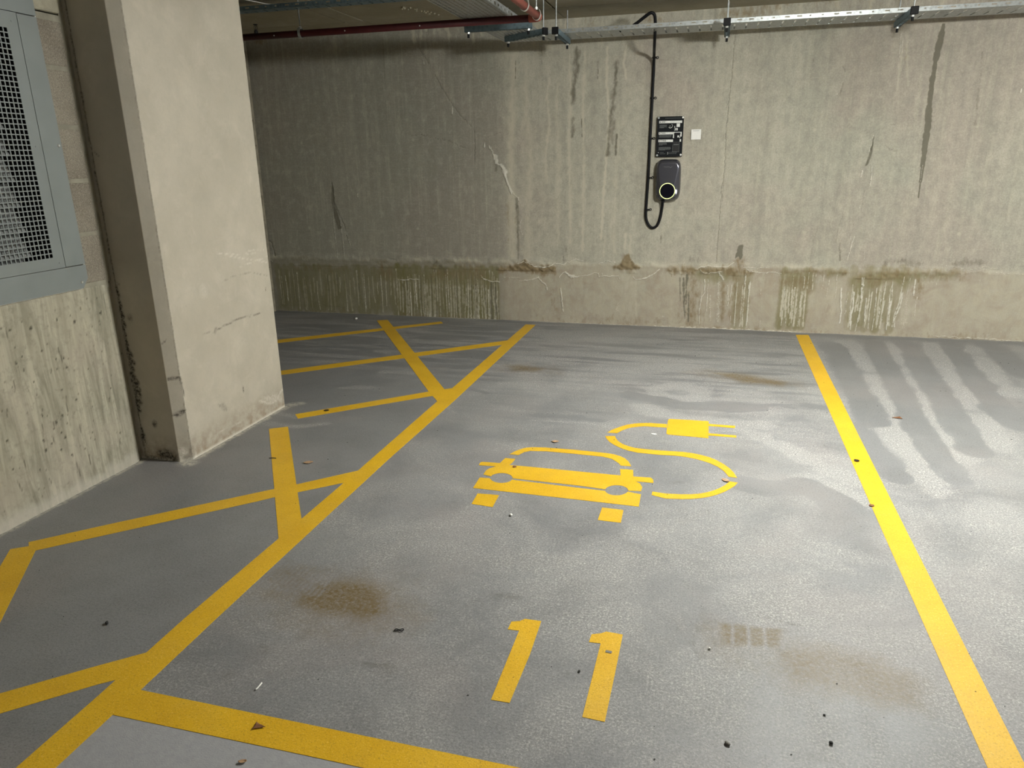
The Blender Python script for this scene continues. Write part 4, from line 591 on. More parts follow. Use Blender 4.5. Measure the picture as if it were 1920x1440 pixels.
# ================================================================ VENT
def build_vent():
    r = empty('ventilation_grille', (XL, 2.3, 1.0), 'grey metal ventilation grille with square holes set in the left wall', 'vent')
    off = Matrix.Translation((-XL, -2.3, -1.0))
    def part(name, bm, mat, par=r, smooth=False):
        o = obj(name, bm, mat, None, smooth); o.data.transform(off); o.parent = par; return o
    y0, y1, z0, z1 = 1.60, 2.868, .985, 2.30    # frame outside
    py0, py1, pz0, pz1 = 1.70, 2.767, 1.097, 2.187
    t = XL+.001; f = XL+.016
    bm = bmesh.new(); m = .0022
    # bottom member with clipped corner, right member, top member, left member
    def plate(pts):
        vs = [bm.verts.new((t, y, z)) for y, z in pts]; ws = [bm.verts.new((f, y, z)) for y, z in pts]; n = len(pts)
        bm.faces.new(vs); bm.faces.new(ws[::-1])
        for i in range(n): bm.faces.new((vs[i], vs[(i+1) % n], ws[(i+1) % n], ws[i]))
    plate([(y0, z0), (y1-.022, z0), (y1+.014, z0+.045), (y1+.014, pz0-m), (y0, pz0-m)])
    plate([(py1+m, pz0+m), (y1+.014, pz0+m), (y1, pz1-m), (py1+m, pz1-m)])
    plate([(y0, pz1+m), (y1, pz1+m), (y1, z1), (y0, z1)])
    plate([(y0, pz0+m), (py0-m, pz0+m), (py0-m, pz1-m), (y0, pz1-m)])
    part('frame', bm, M_PANEL)
    bm = bmesh.new(); m = .004   # pale sealant bead round the frame
    for a, b in (((y0, z0), (y1-.022, z0)), ((y1-.022, z0), (y1+.014, z0+.045)), ((y1+.014, z0+.045), (y1+.012, pz0)), ((y1+.012, pz0), (y1, z1))): cyl(bm, (XL+.006, a[0], a[1]), (XL+.006, b[0], b[1]), .0045, 8)
    part('sealant_bead', bm, M_CHALK)
    # perforated sheet
    p = .02165; ny = 44; nz = 45; hy = .0163; hz = .0170
    ys = [py0]; zs = [pz0]; yr = 2.709; zb = 1.150
    for i in range(ny-1, -1, -1): ys += [yr-i*p-hy, yr-i*p]
    for j in range(nz): zs += [zb+j*p, zb+j*p+hz]
    ys.append(py1); zs.append(pz1)
    bm = bmesh.new(); V = [[bm.verts.new((f-.002, y, z)) for z in zs] for y in ys]
    for i in range(len(ys)-1):
        for j in range(len(zs)-1):
            if i % 2 == 1 and j % 2 == 1 and i < len(ys)-2 and j < len(zs)-2: continue
            bm.faces.new((V[i][j], V[i+1][j], V[i+1][j+1], V[i][j+1]))
    bmesh.ops.recalc_face_normals(bm, faces=bm.faces)
    o = part('perforated_sheet', bm, M_PANEL)
    md = o.modifiers.new('thick', 'SOLIDIFY'); md.thickness = .003; md.offset = 0
    # blades behind, cut short at right; the dark gap stands in for side shade
    bm = bmesh.new(); z = 1.06
    while z < 2.24:
        vs = []
        for (x, zz) in ((XL-.004, z), (XL-.052, z+.100), (XL-.055, z+.098), (XL-.007, z-.002)): vs.append(bm.verts.new((x, py0, zz)))
        ws = [bm.verts.new((v.co.x, 2.615, v.co.z)) for v in vs]
        bm.faces.new(vs); bm.faces.new(ws[::-1])
        for i in range(4): bm.faces.new((vs[i], vs[(i+1) % 4], ws[(i+1) % 4], ws[i]))
        z += p*5
    part('louvre_blades', bm, M_BLADE)
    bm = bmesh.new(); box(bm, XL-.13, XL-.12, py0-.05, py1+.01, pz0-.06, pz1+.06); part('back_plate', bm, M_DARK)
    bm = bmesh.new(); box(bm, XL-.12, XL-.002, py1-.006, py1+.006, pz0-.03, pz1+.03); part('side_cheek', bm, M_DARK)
    for y, z, big in ((2.8425, 1.015, 1), (2.858, 1.645, 1), (2.738, 1.122, 0), (2.735, 1.64, 0), (2.737, 2.150, 0), (1.65, 1.04, 1)):
        bm = bmesh.new(); rr = .0085 if big else .004
        cyl(bm, (f-.001, y, z), (f+(.004 if big else .0012), y, z), rr, 14, rr*.6)
        part('screw', bm, M_BOLT if big else M_PANEL, smooth=False)
build_vent()

# ================================================================ PAINTED MARKINGS
def marking(name, pts, label, cat='floor marking', group=None, z=.0012, parent=None):
    bm = bmesh.new(); prism(bm, pts, .0002, z)
    o = obj(name, bm, M_YEL, parent)
    if not parent: tag(o, label, cat, group)
    return o
LINES['front'] = [p for p in LINES['front'] if p[0] < .0] ; LINES['front'] = [(-1.62, 1.492), (-1.0, 1.491), (-.2, 1.490), (.79, 1.492), (.79, 1.387), (-.2, 1.386), (-1.0, 1.387), (-1.628, 1.383)]
LINES['h1'] = [(-4.30, 5.28), LINES['h1'][1], LINES['h1'][2], (-4.22, 5.15)]
LINES['h2'] = [(-3.75, 4.29), LINES['h2'][1], LINES['h2'][2], (-3.68, 4.19)]
LINES['left'][7:9] = [(-1.724, .55), (-1.618, .55)]; LINES['right'][3:5] = [(.790, .9), (.888, .9)]
marking('bay_side_line', LINES['left'], 'long yellow painted line along the left side of the charging bay, meeting the hatching', z=.0016)
marking('bay_side_line', LINES['right'], 'long yellow painted line along the right side of the charging bay')
marking('bay_front_line', LINES['front'], 'broad yellow painted line crossing the near end of the bay below the digits', z=.0012)
G = 'hatching lines left of the bay'
marking('hatch_line', LINES['h1'], 'thin yellow stripe farthest back in the hatching, nearest the back wall', group=G, z=.0009)
marking('hatch_line', LINES['h2'], 'thin yellow stripe running from behind the pillar to the far bay line', group=G, z=.0009)
marking('hatch_line', LINES['h3'], 'yellow stripe starting just right of the pillar foot with a dark leaf on it', group=G, z=.0009)
marking('hatch_line', LINES['h4'], 'wide yellow cross stripe crossing the thin stripes near the back wall', group=G, z=.0013)
marking('hatch_line', LINES['h5'], 'wide short yellow stripe in front of the pillar', group=G, z=.0013)
marking('hatch_line', LINES['h6'], 'long yellow stripe below the pitted wall, crossing the wide short stripe', group=G, z=.0009)
marking('hatch_line', LINES['h7'], 'yellow stripe at the left edge of the photo turning off the long stripe', group=G, z=.0013)
marking('hatch_line', LINES['h8'], 'yellow stripe nearest the viewer, joining the bay line at lower left', group=G, z=.0009)
t = empty('bay_number', (-.40, 1.92, 0), 'yellow painted bay number 11 at the near end of the bay', 'floor marking')
for p in NUM:
    cxx = sum(a for a, b in p)/len(p)
    bm = bmesh.new(); prism(bm, [(a+.40, b-1.92) for a, b in p], .0002, .0012); obj('digit', bm, M_YEL, t)
bx_, by_ = -.45, 3.3
t = empty('charging_symbol', (bx_, by_, 0), 'yellow painted electric car with looping cable and plug in the bay centre', 'floor marking')
for kname, pname in (('roof', 'car_roof'), ('bonnet', 'car_bonnet'), ('bumper', 'car_bumper'), ('wheelA', 'wheel'), ('wheelB', 'wheel'), ('cabA', 'cable_stroke'), ('cabB', 'cable_stroke'), ('cabC', 'cable_stroke'), ('plug', 'plug_body'), ('pinA', 'plug_pin'), ('pinB', 'plug_pin')):
    bm = bmesh.new(); prism(bm, [(a-bx_, b-by_) for a, b in CAR[kname]], .0002, .0012); obj(pname, bm, M_YEL, t)

# ================================================================ TRAYS, STRUTS, PIPES
def tray(name, x0, x1, y0, y1, z, along, flange=.055, label='', mat=None, cutpat='slots'):
    """cable tray: perforated base sheet plus two upright flanges, open slots cut through"""
    o = empty(name, ((x0+x1)/2, (y0+y1)/2, z), label, 'cable tray')
    bm = bmesh.new()
    L = (x1-x0) if along == 'x' else (y1-y0); Wd = (y1-y0) if along == 'x' else (x1-x0)
    def P(a, b, c): return (a-L/2, b-Wd/2, c) if along == 'x' else (b-Wd/2, a-L/2, c)
    # base: cells, every module has a long slot missing
    mod = .088 if cutpat == 'slots' else .036
    n = int(L/mod); av = [0.0]
    for i in range(n): av += [i*mod+mod*.35, i*mod+mod*(.35+(.15 if cutpat == 'slots' else .58))]
    av.append(L)
    if cutpat == 'slots': bv = [0, Wd*.16, Wd*.46, Wd*.54, Wd*.90, Wd]
    else:
        bv = [0]; nb = int(Wd/.034)
        for j in range(nb): bv += [.012+j*.034, .012+j*.034+.014]
        bv.append(Wd)
    V = [[bm.verts.new(P(a, b, 0)) for b in bv] for a in av]
    for i in range(len(av)-1):
        for j in range(len(bv)-1):
            if i % 2 == 1 and j % 2 == 1 and i < len(av)-1: continue
            bm.faces.new((V[i][j], V[i+1][j], V[i+1][j+1], V[i][j+1]))
    b_ = obj('base_sheet', bm, mat or M_GALV, o); md = b_.modifiers.new('t', 'SOLIDIFY'); md.thickness = .0015; md.offset = 0
    for side in (0, 1):
        bm = bmesh.new(); bb = 0 if side == 0 else Wd
        zs = [0, .4*flange, .72*flange, flange]; n2 = int(L/.085); av = [0.0]
        for i in range(n2): av += [i*.085+.02, i*.085+(.034 if i % 4 < 2 else .054)]
        av.append(L)
        V = [[bm.verts.new(P(a, bb, c)) for c in zs] for a in av]
        for i in range(len(av)-1):
            for j in range(len(zs)-1):
                if i % 2 == 1 and j == 1 and i < len(av)-1: continue
                bm.faces.new((V[i][j], V[i+1][j], V[i+1][j+1], V[i][j+1]))
        s_ = obj('side_flange', bm, mat or M_GALV, o); md = s_.modifiers.new('t', 'SOLIDIFY'); md.thickness = .002; md.offset = 0
    return o
ZT = 2.52
tray('cable_tray', -1.47, 6.5, 6.30, 6.645, ZT, 'x', .03, 'long galvanised cable tray running along the back wall under the ceiling')
tray('cable_tray', -1.83, -1.49, .5, 6.62, ZT, 'y', .05, 'wide perforated cable tray coming from the viewer over to the back wall', cutpat='holes')
tray('conduit_tray', -4.4, -1.86, 5.36, 5.46, 2.665, 'x', .03, 'narrow blue-grey tray along the ceiling in front of the dark red pipe', mat=M_STRUT)

def strut(a, b, z, label, rods, group='channel supports under the cable trays', rodmat=None):
    """slotted C channel with hanger rods, nuts and black rod caps"""
    a = Vector((a[0], a[1], 0)); b = Vector((b[0], b[1], 0)); d = b-a; L = d.length; ang = math.atan2(d.y, d.x)
    r = empty('support_channel', ((a+b)/2 + Vector((0, 0, z))), label, 'pipe support', group, (0, 0, ang))
    bm = bmesh.new(); w = .041; h = .041; t_ = .0025
    box(bm, -L/2, L/2, -w/2, -w/2+t_, 0, h); box(bm, -L/2, L/2, w/2-t_, w/2, 0, h); box(bm, -L/2, L/2, -w/2, -w/2+.010, h-t_, h); box(bm, -L/2, L/2, w/2-.010, w/2, h-t_, h)
    n = int(L/.05); x = -L/2   # slotted web underneath
    for i in range(n+1):
        x0 = -L/2+i*.05; box(bm, x0, min(x0+.022, L/2), -w/2, w/2, 0, t_)
    box(bm, -L/2, L/2, -w/2, -.008, 0, t_); box(bm, -L/2, L/2, .008, w/2, 0, t_)
    obj('channel', bm, M_STRUT, r)
    for q, ztop in rods:
        x = q*L - L/2
        bm = bmesh.new(); cyl(bm, (x, 0, -.028), (x, 0, ztop-z), .005, 10); obj('threaded_rod', bm, M_GALV, r)
        bm = bmesh.new(); cyl(bm, (x, 0, -.012), (x, 0, -.001), .0125, 6); obj('nut', bm, M_BOLT, r)
        bm = bmesh.new(); cyl(bm, (x, 0, h+.001), (x, 0, h+.012), .0125, 6); obj('nut', bm, M_BOLT, r)
        bm = bmesh.new(); cyl(bm, (x, 0, -.040), (x, 0, -.014), .009, 10); obj('rod_cap', bm, M_BLACK, r)
    return r
def endcap(r, L, s):
    bm = bmesh.new(); x = s*L/2; box(bm, x-.012 if s > 0 else x-.004, x+.004 if s > 0 else x+.012, -.026, .026, -.004, .048, .003, 1); obj('end_cap', bm, M_BLACK, r)
ZS = ZT-.044
s1_ = strut((.006, 6.10), (.012, 6.70), ZS, 'slotted channel under the long tray, just right of the charger cable', [(.07, ZC), (.93, ZC)]); endcap(s1_, .60, -1)
s2_ = strut((1.255, 6.10), (1.265, 6.70), ZS, 'slotted channel under the long tray, above the long damp streak at right', [(.07, ZC), (.93, ZC)]); endcap(s2_, .60, -1)
s3_ = strut((-1.27, 6.02), (-1.28, 6.60), ZS, 'slotted channel under the left end of the long tray', [(.07, ZC), (.93, ZC)]); endcap(s3_, .58, -1)
s4_ = strut((-1.90, 5.72), (-1.385, 5.735), ZS, 'slotted channel crossing beneath the wide perforated tray', [(.05, ZC), (.95, ZC)])
s5_ = strut((-1.735, 6.29), (-1.345, 6.02), ZS, 'slotted channel set diagonally under the corner of the trays', [(.05, ZC), (.95, ZC)]); endcap(s5_, .474, 1)

# dark red pipe with elbow into the red pipe
def pipes():
    zp = 2.497; yp = 5.455; xp = -1.262
    r = empty('sprinkler_pipe', (xp, yp, zp), 'dark red sprinkler pipe turning a corner into a brighter red run under the ceiling', 'pipe')
    off = Vector((-xp, -yp, -zp))
    def part(name, bm, mat, smooth=True):
        o = obj(name, bm, mat, None, smooth); o.data.transform(Matrix.Translation(off)); o.parent = r; return o
    bm = bmesh.new(); cyl(bm, (-4.55, yp, zp), (xp-.07, yp, zp), .0245, 20); part('cross_run', bm, M_MAROON)
    bm = bmesh.new(); cyl(bm, (xp, yp-.07, zp), (xp, -6.5, zp), .0245, 20); part('long_run', bm, M_REDPIPE)
    bm = bmesh.new(); P = [(xp-.075, yp, zp), (xp-.05, yp, zp), (xp-.02, yp-.006, zp), (xp-.006, yp-.02, zp), (xp, yp-.05, zp), (xp, yp-.075, zp)]
    tube(bm, catmull(P, 4), .028, 20); part('elbow', bm, M_REDPIPE)
    for x in (-2.75, -3.35, -2.15):
        bm = bmesh.new(); cyl(bm, (x, yp-.0245, zp-.004), (x, yp-.0275, zp-.005), .005, 8); part('plug_screw', bm, M_BOLT)
    return r
PIPE = pipes()
def hanger(loc, axis_, label, ztop=ZC, mat=M_GALV, rad=.031, group='pipe hangers'):
    r = empty('pipe_hanger', loc, label, 'pipe hanger', group)
    bm = bmesh.new(); P = []
    for i in range(28):
        a = 2*math.pi*i/28; c, s = math.cos(a)*rad, math.sin(a)*rad*1.25+.006
        P.append((0, c, s) if axis_ == 'x' else (c, 0, s))
    w = .011
    for i in range(28):
        p = Vector(P[i]); q = Vector(P[(i+1) % 28]); e = Vector((w, 0, 0)) if axis_ == 'x' else Vector((0, w, 0))
        v = [bm.verts.new(p-e), bm.verts.new(p+e), bm.verts.new(q+e), bm.verts.new(q-e)]; bm.faces.new(v)
    bmesh.ops.remove_doubles(bm, verts=bm.verts, dist=.0005)
    o = obj('ring', bm, mat, r); md = o.modifiers.new('t', 'SOLIDIFY'); md.thickness = .002
    bm = bmesh.new(); cyl(bm, (0, 0, rad*1.25+.004), (0, 0, ztop-loc[2]), .0045, 8); obj('rod', bm, M_GALV, r)
    bm = bmesh.new(); cyl(bm, (0, 0, rad*1.25-.004), (0, 0, rad*1.25+.012), .010, 6); obj('nut', bm, M_BOLT, r)
hanger((-3.135, 5.455, 2.497), 'x', 'steel hanger ring round the dark red pipe near the sprinkler head')
hanger((-1.262, 5.02, 2.497), 'y', 'pale hanger ring round the brighter red pipe', mat=M_BOLT)
hanger((-1.262, 5.36, 2.497), 'y', 'hanger beside the red pipe elbow', mat=M_BOLT)
# sprinkler head standing upright on the pipe
bm = bmesh.new(); cyl(bm, (0, 0, -.005), (0, 0, .018), .014, 12); cyl(bm, (0, 0, .012), (0, 0, .026), .010, 6); r = obj('sprinkler_head', bm, M_STONE, PIPE); r.location = (-3.52+1.262, 0, .023)
bm = bmesh.new()
for s in (-1, 1): tube(bm, catmull([(s*.007, 0, .020), (s*.013, 0, .038), (s*.011, 0, .052), (s*.001, 0, .062)], 4), .0018, 6)
cyl(bm, (0, 0, .022), (0, 0, .06), .0022, 8); obj('yoke', bm, M_STONE, r)
bm = bmesh.new(); cyl(bm, (0, 0, .060), (0, 0, .064), .017, 16); obj('deflector', bm, M_STONE, r)
# thin wire hook left on the ceiling
bm = bmesh.new(); tube(bm, catmull([(-3.52, 5.2, ZC-.004), (-3.44, 5.32, ZC-.012), (-3.36, 5.42, ZC-.022), (-3.30, 5.5, ZC-.012)], 5), .003, 6)
o = obj('loose_wire', bm, M_CHALK); tag(o, 'short pale wire hanging from the ceiling above the narrow tray', 'wire')

# ================================================================ CHARGER, CABLE, SIGNS
def charger():
    cx, cz = -.416, 1.356; w, h = .111, .178; Yb = YW-.004
    r = empty('wall_charger', (cx, Yb, cz-.0), 'dark grey wall-mounted electric car charger with a glowing round ring', 'charger')
    def rr(a, e=5.0): # superellipse
        c, s = math.cos(a), math.sin(a); k_ = (abs(c)**e+abs(s)**e)**(-1/e); return c*k_, s*k_
    N = 96; R = 26; bm = bmesh.new()
    def height(u, v, q):
        # u,v in [-1,1]; q radial fraction. central plane narrows towards the ring, sides fall away
        H = .098+.012*(-v)
        half = .50+.42*max(0, (v+.45)/1.45)**1.0
        if v < -.45: half = .50+.25*(-.45-v)
        e = max(0, abs(u)-half); H -= .085*e**1.15
        if v < -.72: H -= .05*(-.72-v)
        edge = max(0, (q-.80)/.20); H *= math.sqrt(max(0, 1-edge**2.6*.75))
        return H
    rings = []
    for j in range(1, R+1):
        q = (j/R); ring = []
        for i in range(N):
            a = 2*math.pi*i/N; u, v = rr(a)
            tx = 1-.02*(v if v > 0 else 0)
            ring.append(bm.verts.new((u*q*w*tx, -height(u*q, v*q, q), v*q*h)))
        rings.append(ring)
    c0 = bm.verts.new((0, -height(0, 0, 0), 0))
    for i in range(N): bm.faces.new((c0, rings[0][(i+1) % N], rings[0][i]))
    for j in range(R-1):
        for i in range(N): bm.faces.new((rings[j][i], rings[j][(i+1) % N], rings[j+1][(i+1) % N], rings[j+1][i]))
    back = [bm.verts.new((v.co.x*.985, 0, v.co.z*.985)) for v in rings[-1]]
    for i in range(N): bm.faces.new((rings[-1][i], rings[-1][(i+1) % N], back[(i+1) % N], back[i]))
    bm.faces.new(back)
    obj('casing', bm, M_CHG, r, True)
    rz = -.0935; yd = -height(0, rz/h, .5)-.004
    bm = bmesh.new(); cyl(bm, (0.001, yd+.03, rz), (0.001, yd-.001, rz), .065, 48); obj('display_disc', bm, M_GLASS, r)
    bm = bmesh.new(); tube(bm, [(0.001+0.0665*math.cos(2*math.pi*i/64), yd-.001, rz+0.0665*math.sin(2*math.pi*i/64)) for i in range(64)], .0034, 8, True); obj('ring_light', bm, M_RING, r, True)
    # faint maker's lettering, too worn to read
    bm = bmesh.new(); x = -.040; rg = random.Random(2)
    for i, wd_ in enumerate((.008, .005, .009, .004, .008, .006, .003, .009, .006)):
        vz = .113+rg.uniform(-.001, .001)-(.004 if i in (6, 7) else 0); hh = .004; yy = -height((x+.003)/w, vz/h, .6)-.0008
        box(bm, x, x+wd_*.75, yy, yy+.002, vz-hh/2, vz+hh/2); x += wd_+.002
    obj('lettering', bm, M_INK, r)
    bm = bmesh.new(); cyl(bm, (-.036, -.05, -.178), (-.036, -.05, -.196), .014, 16); obj('cable_gland', bm, M_BLACK, r)
charger()
def cable():
    yc = YW-.016
    P = [(-.90, 6.50, 2.540), (-.78, 6.48, 2.545), (-.70, 6.46, 2.580), (-.64, 6.45, 2.618), (-.585, 6.44, 2.648), (-.556, 6.45, 2.636), (-.548, 6.47, 2.590), (-.549, 6.50, 2.50), (-.560, 6.62, 2.43), (-.575, 6.80, 2.40), (-.584, yc-.02, 2.34)]
    P += [(x, yc, z) for x, z in [(-.5845, 2.28), (-.586, 2.15), (-.588, 1.98), (-.592, 1.712), (-.595, 1.438), (-.601, 1.203), (-.605, 1.07), (-.598, 1.003), (-.571, .95), (-.536, .930), (-.498, .952), (-.473, 1.023), (-.462, 1.10)]] + [(-.4565, 6.91, 1.145), (-.4565, 6.897, 1.175)]
    bm = bmesh.new(); tube(bm, catmull(P, 6), .0125, 14)
    o = obj('charging_cable', bm, M_BLACK, None, True); tag(o, 'thick black cable dropping from the tray and looping up into the wall charger', 'cable')
    for (x, z), lab in zip(CLIP, ('black cable clip highest on the vertical cable, below the tray', 'black cable clip second from the top, above the sign level', 'black cable clip beside the black information sign', 'black cable clip beside the wall charger', 'black cable clip lowest on the cable, by the loop')):
        r = empty('cable_clip', (x, YW-.002, z), lab, 'cable clip', 'clips holding the charger cable')
        bm = bmesh.new(); P2 = [(-.0165, -.001, 0), (-.0165, -.016, 0), (-.010, -.0285, 0), (0, -.0318, 0), (.010, -.0285, 0), (.0165, -.016, 0), (.018, -.004, 0)]
        for a, b in zip(P2[:-1], P2[1:]):
            v = [bm.verts.new((a[0], a[1], -.006)), bm.verts.new((b[0], b[1], -.006)), bm.verts.new((b[0], b[1], .006)), bm.verts.new((a[0], a[1], .006))]; bm.faces.new(v)
        q = obj('saddle', bm, M_BLACK, r); md = q.modifiers.new('t', 'SOLIDIFY'); md.thickness = .0025
        bm = bmesh.new(); tube(bm, [(.026+.009*math.cos(2*math.pi*i/16), -.008, .009*math.sin(2*math.pi*i/16)) for i in range(16)], .0028, 6, True); obj('eye', bm, M_BLACK, r, True)
cable()

def signboard():
    x0, x1, z0, z1 = -.534, -.306, 1.556, 1.894; W = x1-x0; Hh = z1-z0; ys = YW-.030
    r = empty('information_sign', ((x0+x1)/2, ys, (z0+z1)/2), 'black printed instruction sign with white headings above the wall charger', 'sign', None, (0, math.radians(.4), 0))
    bm = bmesh.new(); box(bm, -W/2, W/2, 0, .006, -Hh/2, Hh/2, .0012, 1); obj('board', bm, M_SIGN, r)
    n = [0]
    def rect(bm, u0, v0, u1, v1, lay=1):
        n[0] += 1
        box(bm, -W/2+u0*W, -W/2+u1*W, -.0004*lay-.00005, .0006, Hh/2-v1*Hh, Hh/2-v0*Hh)
    bm = bmesh.new()
    rect(bm, .07, .105, .94, .165); rect(bm, .07, .385, .95, .442); rect(bm, .62, .43, .95, .535); rect(bm, .07, .570, .63, .632); rect(bm, .885, .565, .935, .625); rect(bm, .79, .472, .85, .52, 3)
    obj('heading_bars', bm, M_INKL, r)
    bm = bmesh.new()   # dark shape cut into the second heading
    pts = [(.68, .400), (.89, .400), (.905, .42), (.865, .55), (.845, .58), (.69, .58), (.665, .55), (.655, .42)]
    prism_y(bm, [(-W/2+u*W, Hh/2-v*Hh) for u, v in pts], -.0009, 0)
    rect(bm, .895, .50, .955, .54, 1.5)
    obj('charger_picture', bm, M_INKD, r)
    bm = bmesh.new(); rg = random.Random(4)
    bm.free()
    for v in (.135, .413, .60): bm = bmesh.new(); rect(bm, .095, v-.014, .125, v+.014, 2); obj('heading_mark', bm, M_INKD, r)
    dg = None
    for word, v in (('ONE', .135), ('TWO', .413), ('THREE', .60)):
        cu = bpy.data.curves.new('heading_word', 'FONT'); cu.body = word; cu.size = .0155; cu.align_y = 'CENTER'; cu.extrude = .0003; cu.space_character = 1.15; cu.offset = .0003
        to = bpy.data.objects.new('heading_word', cu); COL.objects.link(to); bpy.context.view_layer.update()
        me = bpy.data.meshes.new_from_object(to.evaluated_get(bpy.context.evaluated_depsgraph_get())); me.materials.clear()
        bpy.data.objects.remove(to, do_unlink=True)
        me.transform(Matrix.Translation((-W/2+.15*W, -.0013, Hh/2-v*Hh)) @ Matrix.Rotation(math.pi/2, 4, 'X'))
        link('heading_word', me, M_INKD, r)
    def para(u0, u1, v0, rows, last=1.0):
        bm = bmesh.new()
        for i in range(rows):
            u = u0; end = u1 if i < rows-1 else u0+(u1-u0)*last
            while u < end-.02:
                d = rg.uniform(.02, .06); rect(bm, u, v0+i*.017, min(u+d, end), v0+i*.017+.0085); u += d+.008
        obj('print_block', bm, M_INK, r)
    para(.30, .90, .040, 1); para(.09, .37, .205, 5, .6); para(.09, .57, .455, 4, .95); para(.10, .40, .650, 4, .45); para(.10, .56, .760, 5, .6); para(.15, .30, .888, 1); para(.15, .36, .925, 1); para(.48, .80, .885, 1); para(.48, .80, .922, 1)
    bm = bmesh.new(); rect(bm, .66, .69, .86, .708); obj('phone_button', bm, M_INK, r)
    def arc(bm, cu, cv, ru, rv, a0, a1, rad=.0011, n_=14):
        tube(bm, [(-W/2+(cu+ru*math.cos(math.radians(a0+(a1-a0)*i/n_)))*W, -.0008, Hh/2-(cv+rv*math.sin(math.radians(a0+(a1-a0)*i/n_)))*Hh) for i in range(n_+1)], rad, 6)
    bm = bmesh.new(); arc(bm, .525, .235, .06, .045, -70, 100, .0012); arc(bm, .50, .262, .05, .022, 0, 180, .0022); arc(bm, .49, .245, .025, .012, 180, 360, .001); obj('car_icon', bm, M_INKL, r)
    bm = bmesh.new(); rect(bm, .665, .235, .675, .36, 2); rect(bm, .655, .245, .685, .275, 2); obj('plug_icon', bm, M_INKL, r)
    bm = bmesh.new(); rect(bm, .695, .287, .73, .345, 2); rect(bm, .73, .287, .79, .300, 2); rect(bm, .745, .287, .79, .345, 2); obj('card_icon', bm, M_INKL, r)
    for u0, v0 in ((.08, .885), (.44, .885), (.44, .922)): bm = bmesh.new(); rect(bm, u0, v0, u0+.018, v0+.018); obj('contact_icon', bm, M_INKL, r)
    bm = bmesh.new(); rect(bm, .735, .175, .865, .262, 1); obj('pale_square', bm, M_INKL, r)
    bm = bmesh.new(); rect(bm, .64, .62, .87, .685, 1.2); rect(bm, .64, .71, .87, .875, 1.2); obj('phone_picture', bm, M_INKM, r)
    bm = bmesh.new()
    for u0, v0, u1, v1 in ((.625, .69, .632, .88), (.875, .60, .882, .88), (.63, .878, .88, .884)): rect(bm, u0, v0, u1, v1, 1.5)
    obj('phone_outline', bm, M_INK, r)
    for u, v, m in ((.045, .03, M_GALV), (.965, .03, M_WHITE), (.05, .965, M_GALV), (.955, .955, M_WHITE)):
        bm = bmesh.new(); x = -W/2+u*W; z = Hh/2-v*Hh
        cyl(bm, (x, .024, z), (x, -.004, z), .0085, 16, .0085); obj('standoff_screw', bm, m, r)
signboard()
bm = bmesh.new(); box(bm, -.042, .042, -.0012, 0.0008, -.0425, .0425, .0005, 1)
o = obj('sticker', bm, M_WHITE); o.location = (-.1955, YW-.012, 1.739); tag(o, 'small square white sticker on the wall right of the black sign', 'sticker')
bm = bmesh.new(); rg = random.Random(9); x = -.026
while x < .026: d = rg.uniform(.003, .006); box(bm, x, x+d, -.0018, 0, .029, .0325); x += d+.0018
obj('printed_line', bm, M_INK, o)

# ================================================================ BITS LYING ON THE FLOOR
def leaf(key, label, L, Wd, mat, rot, curl=.3, shape='oval', cat='leaf', name='fallen_leaf', seed=1):
    x, y = DEB[key]; rg = random.Random(seed); r = bmesh.new(); n = 10
    rows = []
    for i in range(n+1):
        t_ = i/n; half = (math.sin(math.pi*t_)**.7 if shape == 'oval' else (1-t_)*.95+.05)*Wd/2*(1+rg.uniform(-.15, .15))
        row = []
        for j in range(5):
            s = (j-2)/2; row.append(r.verts.new(((t_-.5)*L, s*half, .0026+curl*Wd*(.18*s*s+.30*(t_-.5)**2)+rg.uniform(0, .0008))))
        rows.append(row)
    for i in range(n):
        for j in range(4): r.faces.new((rows[i][j], rows[i+1][j], rows[i+1][j+1], rows[i][j+1]))
    o = obj(name, r, mat, None, True); md = o.modifiers.new('t', 'SOLIDIFY'); md.thickness = .0009; md.offset = 1
    o.location = (x, y, 0); o.rotation_euler = (0, 0, rot); tag(o, label, cat); return o
leaf('leafA', 'brown torn leaf lying on the near yellow bay line', .034, .026, M_BROWNLEAF, 0.1, .25, 'tri', seed=2)
leaf('blackleaf', 'small black leaf lying on the yellow stripe right of the pillar', .036, .030, M_DKLEAF, .1, .15, seed=3)
leaf('leafB', 'curled dry leaf between the wide short stripe and the bay line', .05, .03, M_TANLEAF, .5, .5, seed=4)
leaf('leafC', 'tan curled leaf above the roof of the painted car', .04, .03, M_TANLEAF, .2, .6, seed=5)
leaf('leafD', 'tiny dark leaf on the painted car bonnet', .022, .02, M_BROWNLEAF, -.4, .4, seed=6)
leaf('leafE', 'pinkish tan leaf in the gap of the painted cable loop', .045, .028, M_TANLEAF, -.7, .5, seed=7)
leaf('leafF', 'pointed brown leaf on the floor right of the right bay line', .055, .04, M_BROWNLEAF, math.pi+.2, .2, 'tri', seed=8)
leaf('clump', 'small dark crumpled leaf on the right bay line', .026, .024, M_DKLEAF, -.3, .9, seed=9)
leaf('fleck', 'small brown leaf scrap at the left edge of the right bay line', .022, .02, M_BROWNLEAF, .1, .6, seed=10)
leaf('curl', 'curled two-tone leaf at the bottom edge of the photo', .022, .012, M_TANLEAF, .4, 1.2, seed=11)
leaf('chip', 'pale paper scrap below the painted plug', .035, .02, M_CHALK, 0, .1, cat='paper scrap', name='paper_scrap', seed=12)
